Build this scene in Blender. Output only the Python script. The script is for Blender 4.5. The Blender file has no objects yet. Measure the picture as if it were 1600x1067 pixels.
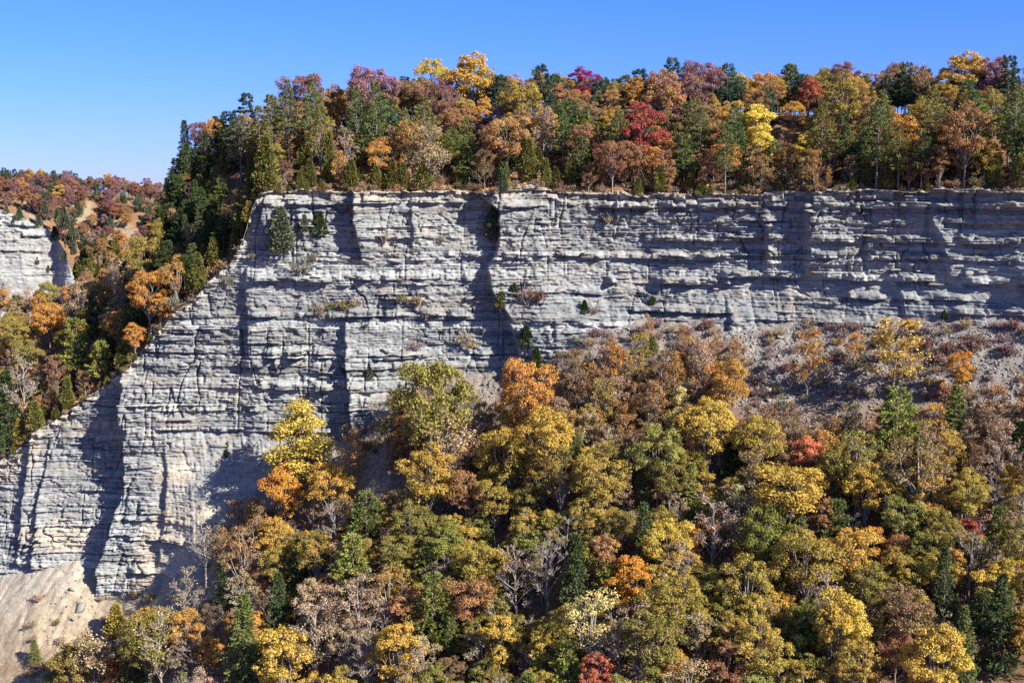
import bpy, math, random
import numpy as np
from math import pi, sin, cos, radians, sqrt

# ---------------------------------------------------------------- camera, sky, sun, exposure
scene = bpy.context.scene
F = 1931.0                      # focal length in pixels of a 1600 px wide frame
PITCH = math.atan((533.5 - 290) / F)
cam_d = bpy.data.cameras.new('camera')
cam = bpy.data.objects.new('camera', cam_d)
scene.collection.objects.link(cam)
cam_d.sensor_width = 36.0
cam_d.lens = F / 1600 * 36
cam_d.clip_start = 1.0
cam_d.clip_end = 20000
cam.location = (0, 0, 0)
cam.rotation_euler = (pi / 2 - PITCH, 0, 0)
scene.camera = cam

SUN_AZ, SUN_EL = radians(56), radians(34)      # azimuth measured from the viewer's back towards the east side
sdir = np.array([sin(SUN_AZ) * cos(SUN_EL), -cos(SUN_AZ) * cos(SUN_EL), sin(SUN_EL)])
world = bpy.data.worlds.new('World')
scene.world = world
world.use_nodes = True
wn = world.node_tree.nodes
wl = world.node_tree.links
wn.clear()
sky = wn.new('ShaderNodeTexSky')
sky.sky_type = 'NISHITA'
sky.sun_disc = False
sky.sun_elevation = SUN_EL
sky.sun_rotation = math.atan2(sdir[0], sdir[1])
sky.altitude = 300
sky.air_density = 1.0
sky.dust_density = 0.0
sky.ozone_density = 2.0
tint = wn.new('ShaderNodeMix'); tint.data_type = 'RGBA'; tint.blend_type = 'MULTIPLY'
tint.inputs['Factor'].default_value = 1.0
# the clear autumn sky is deep blue overhead and pales quickly towards the horizon
tcw = wn.new('ShaderNodeTexCoord'); sxyz = wn.new('ShaderNodeSeparateXYZ'); mrw = wn.new('ShaderNodeMapRange')
mrw.inputs[1].default_value = -0.01; mrw.inputs[2].default_value = 0.17; mrw.interpolation_type = 'SMOOTHSTEP'
tg = wn.new('ShaderNodeMix'); tg.data_type = 'RGBA'
tg.inputs['A'].default_value = (0.26, 0.36, 1.0, 1); tg.inputs['B'].default_value = (0.185, 0.385, 1.0, 1)
tz = wn.new('ShaderNodeMix'); tz.data_type = 'RGBA'; tz.inputs['B'].default_value = (0.60, 0.62, 0.82, 1)
mz = wn.new('ShaderNodeMapRange'); mz.inputs[1].default_value = 0.15; mz.inputs[2].default_value = 0.6; mz.interpolation_type = 'SMOOTHSTEP'
wl.new(tcw.outputs['Generated'], sxyz.inputs[0]); wl.new(sxyz.outputs['Z'], mrw.inputs[0]); wl.new(mrw.outputs[0], tg.inputs['Factor']); wl.new(sxyz.outputs['Z'], mz.inputs[0]); wl.new(mz.outputs[0], tz.inputs['Factor']); wl.new(tg.outputs['Result'], tz.inputs['A']); wl.new(tz.outputs['Result'], tint.inputs['B'])
bg = wn.new('ShaderNodeBackground')
bg.inputs['Strength'].default_value = 0.085
wo = wn.new('ShaderNodeOutputWorld')
wl.new(sky.outputs[0], tint.inputs['A'])
wl.new(tint.outputs['Result'], bg.inputs[0])
wl.new(bg.outputs[0], wo.inputs[0])

sun_d = bpy.data.lights.new('sun', 'SUN')
sun_d.energy = 5.0
sun_d.angle = radians(0.5)
sun_d.color = (1.0, 0.94, 0.84)
sun = bpy.data.objects.new('sun', sun_d)
scene.collection.objects.link(sun)
from mathutils import Vector
sun.rotation_euler = Vector(tuple(sdir)).to_track_quat('Z', 'Y').to_euler()
sun.location = (80, -60, 120)

scene.view_settings.view_transform = 'Standard'
scene.view_settings.look = 'None'
scene.view_settings.gamma = 1.0
scene.view_settings.exposure = 1.22
scene.view_settings.use_curve_mapping = False
scene.render.engine = 'CYCLES'
scene.cycles.use_denoising = False
scene.cycles.max_bounces = 5
scene.cycles.diffuse_bounces = 2
scene.cycles.transmission_bounces = 3
scene.cycles.caustics_reflective = False
scene.cycles.caustics_refractive = False

# ---------------------------------------------------------------- noise and small maths
def h2(ix, iy, seed=0):
    ix = np.asarray(ix).astype(np.int64); iy = np.asarray(iy).astype(np.int64)
    h = (ix * 374761393 + iy * 668265263 + seed * 2147483647 + 1013904223 * (seed + 7)) & 0xFFFFFFFF
    h = ((h ^ (h >> 13)) * 1274126177) & 0xFFFFFFFF
    h = ((h ^ (h >> 16)) * 2246822519) & 0xFFFFFFFF
    h = h ^ (h >> 15)
    return (h & 0xFFFFFF) / float(0x1000000)

def vn(x, y, seed=0):
    x = np.asarray(x, float); y = np.asarray(y, float)
    x, y = np.broadcast_arrays(x, y)
    ix = np.floor(x); iy = np.floor(y)
    fx = x - ix; fy = y - iy
    ux = fx * fx * fx * (fx * (fx * 6 - 15) + 10); uy = fy * fy * fy * (fy * (fy * 6 - 15) + 10)
    a = h2(ix, iy, seed); b = h2(ix + 1, iy, seed); c = h2(ix, iy + 1, seed); d = h2(ix + 1, iy + 1, seed)
    return (a * (1 - ux) + b * ux) * (1 - uy) + (c * (1 - ux) + d * ux) * uy

def fbm(x, y, seed=0, octv=4, gain=0.5):
    t = 0; a = 1; s = 0
    for i in range(octv):
        t = t + a * (vn(np.asarray(x) * 2 ** i + 17.3 * i, np.asarray(y) * 2 ** i + 9.1 * i, seed + 31 * i) * 2 - 1)
        s += a; a *= gain
    return t / s

def sstep(a, b, x):
    t = np.clip((np.asarray(x, float) - a) / (b - a), 0, 1)
    return t * t * (3 - 2 * t)

def gauss1(y, n):
    if n < 1: return y
    k = np.exp(-0.5 * (np.arange(-3 * n, 3 * n + 1) / n) ** 2); k /= k.sum()
    return np.convolve(np.pad(y, 3 * n, mode='edge'), k, 'valid')

CP, SP = cos(PITCH), sin(PITCH)
def ray(u, v):
    """direction of the sight line through a photo pixel, scaled so that its y is 1"""
    dx = (u - 800) / F; dz = -(v - 533.5) / F
    Y = CP + dz * SP; Z = -SP + dz * CP
    return dx / Y, Z / Y
def proj(x, y, z):
    zc = y * CP - z * SP; yc = y * SP + z * CP
    return 800 + F * x / zc, 533.5 - F * yc / zc

# ---------------------------------------------------------------- plan of the wall
XG = np.arange(-170, 171, 0.25)
K = 285.0 / F
def ux(u): return (np.asarray(u, float) - 800) * K
def table(pts, blur=0):
    p = np.array(pts, float)
    y = np.interp(XG, ux(p[:, 0]), p[:, 1])
    return gauss1(y, blur)
# distance of the wall at its rim, by photo column
YW = table([(-300, 296), (0, 289), (100, 288), (190, 287), (260, 284), (400, 285), (540, 285), (640, 285), (720, 286), (800, 286),
            (900, 285), (1000, 283), (1100, 279), (1240, 273), (1330, 267), (1450, 258), (1600, 245), (1750, 234), (1960, 220)], 12)
def yw(x): return np.interp(x, XG, YW)
# protruding buttress edges: list of (u, v, depth in m), decay to the sunny side
EDGES = [
    ([(188, 570, 2.5), (190, 640, 7.6), (196, 700, 6.4), (199, 763, 5.6), (182, 822, 6.4), (160, 880, 5.4), (158, 925, 3.5)], 11),
    ([(62, 700, .6), (52, 780, 1.8), (50, 850, 2.2), (44, 900, 1.4)], 5),
    ([(40, 640, .6), (30, 700, 1.8), (25, 760, 2.2), (20, 880, 1.4)], 5),
    ([(150, 650, .4), (140, 690, 1.6), (136, 740, .6)], 4),
    ([(552, 470, .6), (547, 500, 1.6), (546, 560, 3.2), (552, 620, 4.4), (560, 700, 4.4)], 11),
    ([(740, 296, 3.0), (785, 330, 4.6), (782, 380, 4.2), (766, 420, 3.2), (772, 450, 3.4), (798, 490, 4.8), (812, 530, 4.6), (815, 600, 4.4)], 16),
    ([(556, 296, 3.6), (560, 350, 4.0), (566, 385, 2.6), (570, 410, .4)], 6),
    ([(418, 315, 2.0), (416, 340, 2.6), (425, 372, 1.2), (430, 390, .3)], 6),
    ([(470, 330, .5), (476, 350, 2.0), (480, 380, .4)], 4),
    ([(960, 300, 1.6), (962, 325, 2.0), (966, 350, .3)], 4),
    ([(1240, 300, 3.6), (1240, 400, 3.8), (1240, 428, .6)], 8),
    ([(1172, 330, .4), (1184, 352, 2.4), (1182, 405, 2.2), (1180, 420, .3)], 4),
    ([(1127, 462, .4), (1128, 485, 2.2), (1128, 520, 2.0)], 4),
    ([(1400, 330, .5), (1410, 360, 2.0), (1420, 400, 1.4), (1430, 430, .3)], 5),
    ([(1500, 400, .4), (1520, 430, 2.2), (1530, 470, 2.2), (1540, 500, .4)], 6),
    ([(1350, 425, .3), (1360, 445, 1.4), (1366, 470, 1.2)], 4),
    ([(430, 520, .4), (436, 560, 1.6), (440, 590, .3)], 4),
    ([(262, 690, .3), (268, 730, 1.4), (272, 800, 1.6), (262, 860, 1.0)], 4),
    ([(388, 420, .3), (390, 470, 1.6), (396, 520, 1.8), (392, 560, .3)], 4),
    ([(645, 300, .2), (650, 360, 1.6), (645, 400, .2)], 3),
]
def protrude(x, z):
    x = np.asarray(x, float); z = np.asarray(z, float)
    x, z = np.broadcast_arrays(x, z)
    v = 290 - z / K
    u = 800 + x / K
    P = np.zeros(x.shape)
    wob = 7 * fbm(v / 26.0, u * 0 + 3.3, 77, 3)
    for pts, W in EDGES:
        p = np.array(pts, float)
        e = np.interp(v, p[:, 1], p[:, 0]); a = np.interp(v, p[:, 1], p[:, 2])
        a = a * sstep(p[0, 1] - 14, p[0, 1], v) * (1 - sstep(p[-1, 1], p[-1, 1] + 14, v))
        s = (u - e - wob) * K
        g = np.where(s >= 0, np.exp(-(s / W) ** 1.4), np.exp(-(s / 0.35) ** 2))
        P += a * g
    return P
# ledges that stick out over the beds below: u0,u1,v,thickness px,depth
LEDGES = [(420, 545, 553, 9, 2.0), (412, 522, 603, 7, 1.6), (400, 735, 436, 5, 1.2), (398, 730, 491, 5, 1.1), (590, 760, 556, 4, .9), (700, 1130, 399, 5, 1.1),
          (950, 1130, 437, 6, 1.8), (1000, 1600, 372, 5, 1.2), (1040, 1600, 396, 4, .9), (1120, 1600, 427, 6, 1.6), (780, 1600, 322, 4, 1.0), (1290, 1480, 452, 6, 1.3), (980, 1126, 478, 5, 1.3),
          (1420, 1600, 470, 6, 1.2), (400, 720, 318, 4, 1.0), (560, 735, 372, 3, .6), (190, 420, 640, 4, .6), (60, 190, 770, 4, .7), (240, 420, 520, 4, .6),
          (210, 300, 830, 5, 1.1), (215, 290, 880, 6, 1.1), (1150, 1330, 489, 4, .7), (840, 1010, 455, 3, .7), (820, 960, 500, 4, .8), (1000, 1600, 345, 3, .6), (250, 540, 668, 5, .8)]

RIM = [(-300, 905), (-120, 800), (0, 722), (30, 700), (60, 668), (95, 652), (130, 628), (165, 600), (190, 584), (215, 560), (240, 528), (270, 492), (300, 472), (330, 438), (360, 415), (378, 380),
       (388, 345), (396, 312), (410, 298), (470, 296), (560, 300), (650, 297), (700, 300), (735, 303), (800, 298), (830, 293), (870, 299), (1000, 304), (1100, 306), (1200, 300), (1260, 297),
       (1340, 301), (1450, 297), (1600, 297), (2000, 297)]
p = np.array(RIM, float)
_zr = []
_Xr = []
for u, v in RIM:
    Y = float(np.interp(ux(u), XG, YW)); dx, dz = ray(u, v)
    _Xr.append(dx * Y); _zr.append(dz * Y)
ZR = gauss1(np.interp(XG, _Xr, _zr), 3) + 0.9 * fbm(XG / 5.0, XG * 0, 5, 4)
def zr(x): return np.interp(x, XG, ZR)

def lean(x, z):
    """how far the wall has come forward at height z below its rim"""
    top = np.minimum(zr(x), 1.5)
    h = np.clip(top - z, 0, None)
    rt = sstep(0, 18, x)                       # the long right-hand wall has a debris ledge half way down
    brk = 21.5 + 2.5 * fbm(np.asarray(x) / 22.0, np.asarray(x) * 0, 91, 2)
    lowr = 0.03 * np.minimum(h, 12) + 0.22 * np.clip(h - 12, 0, brk - 12) + 0.62 * np.clip(h - brk, 0, None)
    left = 0.13 * h
    H0 = -z                                     # for the left: foot slopes that lean more
    mid = 0.22 * np.clip(H0 - 62, 0, None) * (1 - sstep(-38, -30, x)) + .38 * np.clip(H0 - 56, 0, None) * sstep(-80, -68, x) * (1 - sstep(-46, -36, x))
    return left * (1 - rt) + lowr * rt + mid

BASE = [(-300, 960), (-60, 930), (0, 905), (50, 892), (90, 880), (118, 876), (145, 895), (160, 915), (205, 925), (250, 912), (300, 898), (350, 855), (400, 800), (450, 752), (500, 718), (552, 688), (590, 630), (650, 600), (740, 590),
        (815, 585), (860, 545), (930, 520), (1000, 508), (1130, 512), (1300, 512), (1450, 505), (1600, 512), (2000, 520)]
_xb, _zb, _yb = [], [], []
for u, v in BASE:
    Y = 280.0
    for _ in range(12):
        dx, dz = ray(u, v); x = dx * Y; z = dz * Y
        Y = float(yw(x) - lean(x, z))
    _xb.append(x); _zb.append(z)
ZB = gauss1(np.interp(XG, _xb, _zb), 6)
def zb(x): return np.interp(x, XG, ZB)
YB = gauss1(yw(XG) - lean(XG, ZB) - 0.6 * protrude(XG, ZB), 14)
def yb(x): return np.interp(x, XG, YB)
YR = gauss1(yw(XG) - lean(XG, ZR) - protrude(XG, ZR), 2)
def yr(x): return np.interp(x, XG, YR)

# talus and valley side: rises to the foot of the wall
def talus(x, y, fine=False):
    x = np.asarray(x, float); y = np.asarray(y, float)
    d = yb(x) - y
    # lateral direction of the fans: the foot profile is smoothed further away from the wall
    zf = zb(x)
    w = sstep(0, 40, d)
    zfar = np.interp(x, XG, ZBF)
    z = zf * (1 - w) + zfar * w
    s = 0.74
    z = z - s * np.clip(d, None, 55) - 0.55 * np.clip(d - 55, 0, None)
    z = z + 1.6 * fbm(x / 19.0, y / 19.0, 11, 3) * sstep(3, 16, d)
    return z
ZBF = gauss1(ZB, 34)
# upland behind the rim
TOP = [(-300, -48), (0, -37), (100, -34), (200, -27), (248, -17), (258, -12), (272, -2), (290, 4), (310, 8), (340, 10), (400, 11.5), (500, 15), (700, 17.5), (1000, 19), (1300, 18), (1600, 17), (2000, 17)]
_t = np.array(TOP, float)
ZT = gauss1(np.interp(XG, (_t[:, 0] - 800) * 335 / F, _t[:, 1]), 6)
def upland(x, y):
    x = np.asarray(x, float); y = np.asarray(y, float)
    d = y - yr(x)
    t = np.clip(d / 52, 0, 1)
    t = t * (1.25 - 0.25 * t * t) ** 1 if False else (t * 0.75 + 0.25 * sstep(0, 1, t))
    top = np.interp(x, XG, ZT)
    z = zr(x) - 0.3 + (top - zr(x)) * t
    lf = 1 - sstep((320 - 800) * .17, (420 - 800) * .17, x)
    z = z - lf * 0.55 * np.clip(d - 55, 0, 90) + (1 - lf) * 0.01 * np.clip(d - 52, 0, 200)
    # two small ravines running back from the rim
    for uc, wd, dp in ((742, 5, 4.5), (1285, 5, 3.0), (1100, 4, 2.0)):
        z = z - dp * np.exp(-((x - ux(uc)) / wd) ** 2) * sstep(2, 14, d) * (1 - sstep(30, 50, d))
    z = z + 0.9 * fbm(x / 9.0, y / 9.0, 21, 3) * sstep(1, 8, d)
    return z
def ground(x, y):
    return np.where(np.asarray(y) < yb(x), talus(x, y), upland(x, y))

# ---------------------------------------------------------------- bedding of the rock
_r = np.random.RandomState(4)
bz = [-125.0]; 
while bz[-1] < 8:
    q = _r.rand()
    bz.append(bz[-1] + (_r.uniform(.28, .5) if q < .45 else (_r.uniform(.5, 1.0) if q < .84 else _r.uniform(1.0, 1.8))))
BZ = np.array(bz); NBED = len(BZ)
thick = np.diff(np.append(BZ, BZ[-1] + 1))
BP = _r.rand(NBED); BP = np.where(BP > .62, BP, BP * .35)          # how far a bed stands proud, 0..1
BL = _r.uniform(1.4, 6.5, NBED) * (0.6 + thick * .5)
BA = _r.uniform(.15, .75, NBED)
BT = _r.rand(NBED)
def soft_zone(x, z):
    """places where debris hides the beds"""
    v = 290 - z / K; u = 800 + x / K
    n = fbm(x / 9.0, z / 5.0, 61, 3)
    a = .62 * sstep(445, 470, v + 26 * n) * sstep(860, 960, u)
    b = sstep(655, 680, v + 14 * n) * sstep(235, 330, u) * (1 - sstep(520, 560, u)) 
    c = sstep(690, 740, v + 30 * n + (u - 200) * .2) * sstep(230, 260, u) * (1 - sstep(400, 470, u))
    e = .35 * sstep(.12, .4, fbm(x / 14.0, z / 4.0, 63, 3))
    return np.clip(np.maximum(np.maximum(a * .8, b), np.maximum(c * .7, e)), 0, 1)
def rock_detail(x, z):
    zz = z + 0.5 * fbm(x / 30.0, z / 40.0, 41, 2) + 0.04 * fbm(x / 3.0, z / 3.0, 42, 2)
    k = np.clip(np.searchsorted(BZ, zz) - 1, 0, NBED - 1)
    frac = (zz - BZ[k]) / thick[k]
    cell = np.floor(x / BL[k] + BT[k] * 50 + .35 * fbm(x / 2.0, z / 1.1, 43, 2))
    blk = h2(cell, k, 3)
    cell2 = np.floor(x / (BL[k] * .3) + BT[k] * 90)
    blk2 = h2(cell2, k, 4)
    mod = np.clip(.75 + 1.1 * fbm(x / 16.0, z / 7.0, 44, 3), .15, 1.6)
    # every bed is one upright face: the relief changes from bed to bed and from block to block
    soft0 = soft_zone(x, z)
    zq = (BZ[k] + thick[k] * .5) * (1 - soft0) + z * soft0
    xq = x + (1 - soft0) * .85 * ((cell + .5 - BT[k] * 50) * BL[k] - x)
    bed = (BP[k] * .8 + BA[k] * (blk - .5) * 1.4 + .45 * (blk2 - .5)) * mod
    seam = sstep(.16 / np.maximum(thick[k], .3), 0, frac) * (.5 + .8 * (h2(k, k * 0, 14) > .5))
    bed = bed - .75 * seam * np.clip(mod, .4, 1.2)
    kl = np.floor(zz / .29)
    lam = (h2(np.floor(x / 2.1 + h2(kl, kl * 0, 12) * 40 + .4 * fbm(x / 1.5, z, 40, 2)), kl, 9) - .5) * .30 * (.5 + vn(x / 5.0, z / 2.5, 54))
    fr = vn(x / 1.15 + .5 * z, z / .62, 55); fr2 = h2(np.floor(x / .5 + zz * .7), np.floor(zz / .38), 56)
    fr3 = h2(np.floor(x / 1.3 + zz * .3), np.floor(zz / .75), 59)
    chip = .16 * (np.floor(fr * 5) / 5 - .4) + .14 * (fr2 - .5) + .30 * (fr3 - .5)
    rough = .38 * fbm(xq / 4.2, zq / 2.6, 46, 3) + .18 * fbm(xq / 1.4, zq / 1.1, 58, 2) + chip + lam
    rb = fbm(xq / 9.0 + .4 * fbm(x / 20, z / 9, 48, 2), zq / 22.0, 47, 3)
    ribs = .85 * (1 - np.abs(rb) * 2)
    crack = -1.1 * sstep(.93, 1, 1 - np.abs(fbm(x / 3.2, z / 18.0, 49, 2)) * 1.5) * mod
    soft = soft_zone(x, z)
    gul = .35 * fbm(x / .9 + z * .25, z / 24.0, 50, 3)
    rubble = .22 * fbm(x / .6, z / .6, 51, 2)
    out = (bed + crack) * (1 - .85 * soft) + rough * (1 - .6 * soft) + ribs * (.8 - .3 * soft) + (gul + rubble) * soft
    u = 800 + x / K; v = 290 - z / K
    wv = v + 3.5 * fbm(x / 11.0, z * 0 + 2, 52, 3)
    for u0, u1, vv, th, a in LEDGES:
        m = sstep(u0 - 8, u0 + 6, u) * (1 - sstep(u1 - 6, u1 + 8, u)) * np.clip(2.3 * vn(x / 3.1, x * 0 + vv, 53) + .5 * h2(np.floor(x / 1.7), x * 0 + vv, 57) - .55, 0, 1.25)
        out = out + a * m * (sstep(vv - th - 7, vv - th + 1, wv) * (1 - sstep(vv, vv + .9, wv)))
        out = out - .45 * a * m * sstep(vv, vv + .9, wv) * (1 - sstep(vv + 3, vv + 10, wv))
    # blocky cap rock
    cap = sstep(3.0, 1.8, zr(x) - z)
    out = out + cap * (h2(np.floor(x / 2.6), np.floor(zz / 1.1), 8) * 1.6 - .3) 
    return out, k
def cliff_y(x, z):
    x = np.asarray(x, float); z = np.asarray(z, float)
    d, k = rock_detail(x, z)
    return yw(x) - lean(x, z) - protrude(x, z) - d + 1.0, k

# ---------------------------------------------------------------- mesh helpers
COL = scene.collection
def mesh_np(name, verts, faces, mats=(), attrs=None, smooth=False, colors=None):
    """verts (n,3), faces (m,k) of one polygon size"""
    me = bpy.data.meshes.new(name)
    verts = np.asarray(verts, np.float32); faces = np.asarray(faces, np.int32)
    n, k = faces.shape
    me.vertices.add(len(verts)); me.vertices.foreach_set('co', verts.ravel())
    me.loops.add(n * k); me.loops.foreach_set('vertex_index', faces.ravel())
    me.polygons.add(n)
    me.polygons.foreach_set('loop_start', np.arange(0, n * k, k, dtype=np.int32))
    me.update(calc_edges=True)
    if smooth: me.polygons.foreach_set('use_smooth', np.ones(n, bool))
    for nm, (dom, arr) in (attrs or {}).items():
        a = me.attributes.new(nm, 'FLOAT', dom); a.data.foreach_set('value', np.asarray(arr, np.float32).ravel())
    for nm, arr in (colors or {}).items():
        a = me.attributes.new(nm, 'FLOAT_COLOR', 'POINT')
        c = np.ones((len(verts), 4), np.float32); c[:, :3] = arr; a.data.foreach_set('color', c.ravel())
    for m in mats: me.materials.append(m)
    return me
def link(name, me, parent=None, kind=None, label=None, cat=None, group=None, loc=None):
    o = bpy.data.objects.new(name, me); COL.objects.link(o)
    if parent: o.parent = parent
    if kind: o['kind'] = kind
    if label: o['label'] = label
    if cat: o['category'] = cat
    if group: o['group'] = group
    if loc is not None: o.location = loc
    return o
def grid_faces(ni, nj, keep=None):
    i, j = np.meshgrid(np.arange(ni - 1), np.arange(nj - 1), indexing='ij')
    a = (i * nj + j).ravel()
    f = np.stack([a, a + nj, a + nj + 1, a + 1], 1)
    if keep is not None: f = f[keep.ravel()]
    return f
def compact(v, f, *arrs):
    used = np.unique(f); m = np.full(len(v), -1, np.int64); m[used] = np.arange(len(used))
    return (v[used], m[f]) + tuple(a[used] for a in arrs)
def tubes(paths, sides=5):
    """paths: list of (points, radii) -> verts, quads"""
    V, Fc = [], []; base = 0
    for pts, rad in paths:
        pts = np.asarray(pts, float); n = len(pts)
        t = np.gradient(pts, axis=0); t /= np.linalg.norm(t, axis=1)[:, None] + 1e-9
        ref = np.array([0, 0, 1.]) if abs(t[0][2]) < .8 else np.array([1., 0, 0])
        a = np.cross(t, ref); a /= np.linalg.norm(a, axis=1)[:, None] + 1e-9
        b = np.cross(t, a)
        ang = np.arange(sides) * 2 * pi / sides
        ring = pts[:, None, :] + np.asarray(rad)[:, None, None] * (np.cos(ang)[None, :, None] * a[:, None, :] + np.sin(ang)[None, :, None] * b[:, None, :])
        V.append(ring.reshape(-1, 3))
        i = np.arange(n - 1)[:, None] * sides; j = np.arange(sides)[None, :]; j2 = (j + 1) % sides
        Fc.append(np.stack([i + j, i + j2, i + sides + j2, i + sides + j], -1).reshape(-1, 4) + base)
        base += n * sides
    return np.concatenate(V), np.concatenate(Fc)
def leafquads(c, nrm, size, rs, aspect=.8):
    n = len(c)
    nrm = nrm / (np.linalg.norm(nrm, axis=1)[:, None] + 1e-9)
    r = rs.normal(size=(n, 3)); t = np.cross(nrm, r); t /= np.linalg.norm(t, axis=1)[:, None] + 1e-9
    b = np.cross(nrm, t)
    s = np.asarray(size).reshape(-1, 1) * (.7 + .6 * rs.rand(n, 1)) * .5
    v = np.stack([c - t * s, c + b * s * aspect * .8 + t * s * .1, c + t * s, c - b * s * aspect + t * s * .1], 1).reshape(-1, 3)
    return v, np.arange(n * 4).reshape(n, 4)
def needles(c, d, ln, w, rs):
    """thin blades starting at c along d"""
    n = len(c); d = d / (np.linalg.norm(d, axis=1)[:, None] + 1e-9)
    t = np.cross(d, rs.normal(size=(n, 3))); t /= np.linalg.norm(t, axis=1)[:, None] + 1e-9
    ln = np.asarray(ln).reshape(-1, 1); w = np.asarray(w).reshape(-1, 1)
    v = np.stack([c - t * w * .4, c + d * ln * .6 - t * w, c + d * ln, c + d * ln * .5 + t * w], 1).reshape(-1, 3)
    return v, np.arange(n * 4).reshape(n, 4)

# ---------------------------------------------------------------- materials
def mat(name):
    m = bpy.data.materials.new(name); m.use_nodes = True
    nt = m.node_tree; nt.nodes.clear()
    return m, nt.nodes, nt.links
def N(nodes, t, **kw):
    n = nodes.new(t)
    for k, v in kw.items(): setattr(n, k, v)
    return n
def mixc(nodes, links, a, b, f, mode='MIX'):
    m = nodes.new('ShaderNodeMix'); m.data_type = 'RGBA'; m.blend_type = mode
    for s, val in (('A', a), ('B', b), ('Factor', f)):
        if hasattr(val, 'links') or isinstance(val, bpy.types.NodeSocket): links.new(val, m.inputs[s])
        else: m.inputs[s].default_value = val if s == 'Factor' else (*val[:3], 1)
    return m.outputs['Result']
def noise(nodes, links, vec, scale, detail=4, rough=.6):
    n = nodes.new('ShaderNodeTexNoise'); n.inputs['Scale'].default_value = scale; n.inputs['Detail'].default_value = detail; n.inputs['Roughness'].default_value = rough
    if vec is not None: links.new(vec, n.inputs['Vector'])
    return n.outputs['Fac']
def ramp(nodes, links, fac, lo, hi):
    m = nodes.new('ShaderNodeMapRange'); m.inputs[1].default_value = lo; m.inputs[2].default_value = hi; m.clamp = True
    links.new(fac, m.inputs[0]); return m.outputs[0]

def leaf_material(name, green=(.17, .18, .03), trans=.3, rough=.65):
    m, n, l = mat(name)
    oi = N(n, 'ShaderNodeObjectInfo')
    va = N(n, 'ShaderNodeAttribute', attribute_name='var'); cl = N(n, 'ShaderNodeAttribute', attribute_name='clump')
    # clump by clump some leaves are still green; object alpha says how much of the crown
    gm = N(n, 'ShaderNodeMath', operation='MULTIPLY'); l.new(cl.outputs['Fac'], gm.inputs[0]); l.new(oi.outputs['Alpha'], gm.inputs[1])
    c = mixc(n, l, oi.outputs['Color'], green, gm.outputs[0])
    hs = N(n, 'ShaderNodeHueSaturation')
    vr = N(n, 'ShaderNodeMapRange'); l.new(va.outputs['Fac'], vr.inputs[0]); vr.inputs[3].default_value = .55; vr.inputs[4].default_value = 1.45
    hr = N(n, 'ShaderNodeMapRange'); l.new(cl.outputs['Fac'], hr.inputs[0]); hr.inputs[3].default_value = .485; hr.inputs[4].default_value = .515
    l.new(vr.outputs[0], hs.inputs['Value']); l.new(hr.outputs[0], hs.inputs['Hue']); l.new(c, hs.inputs['Color'])
    p = N(n, 'ShaderNodeBsdfPrincipled'); p.inputs['Roughness'].default_value = rough; p.inputs['Specular IOR Level'].default_value = .25
    l.new(hs.outputs[0], p.inputs['Base Color'])
    t = N(n, 'ShaderNodeBsdfTranslucent'); l.new(hs.outputs[0], t.inputs['Color'])
    mx = N(n, 'ShaderNodeMixShader'); mx.inputs[0].default_value = trans
    o = N(n, 'ShaderNodeOutputMaterial')
    l.new(p.outputs[0], mx.inputs[1]); l.new(t.outputs[0], mx.inputs[2]); l.new(mx.outputs[0], o.inputs['Surface'])
    return m
M_LEAF = leaf_material('autumn_leaves')
M_NEEDLE = leaf_material('needles', green=(.05, .09, .03), trans=.12)
def bark_material(name, a, b):
    m, n, l = mat(name)
    tc = N(n, 'ShaderNodeTexCoord'); mp = N(n, 'ShaderNodeMapping'); mp.inputs['Scale'].default_value = (3, 3, .6)
    l.new(tc.outputs['Object'], mp.inputs[0])
    f = noise(n, l, mp.outputs[0], 1.6)
    c = mixc(n, l, a, b, f)
    p = N(n, 'ShaderNodeBsdfPrincipled'); p.inputs['Roughness'].default_value = .9; l.new(c, p.inputs['Base Color'])
    o = N(n, 'ShaderNodeOutputMaterial'); l.new(p.outputs[0], o.inputs['Surface'])
    return m
M_BARK = bark_material('grey_bark', (.13, .11, .09), (.32, .28, .24))
M_PALE = bark_material('pale_bark', (.17, .145, .125), (.37, .32, .275))
M_PINE = bark_material('pine_bark', (.10, .08, .065), (.27, .23, .20))

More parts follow.
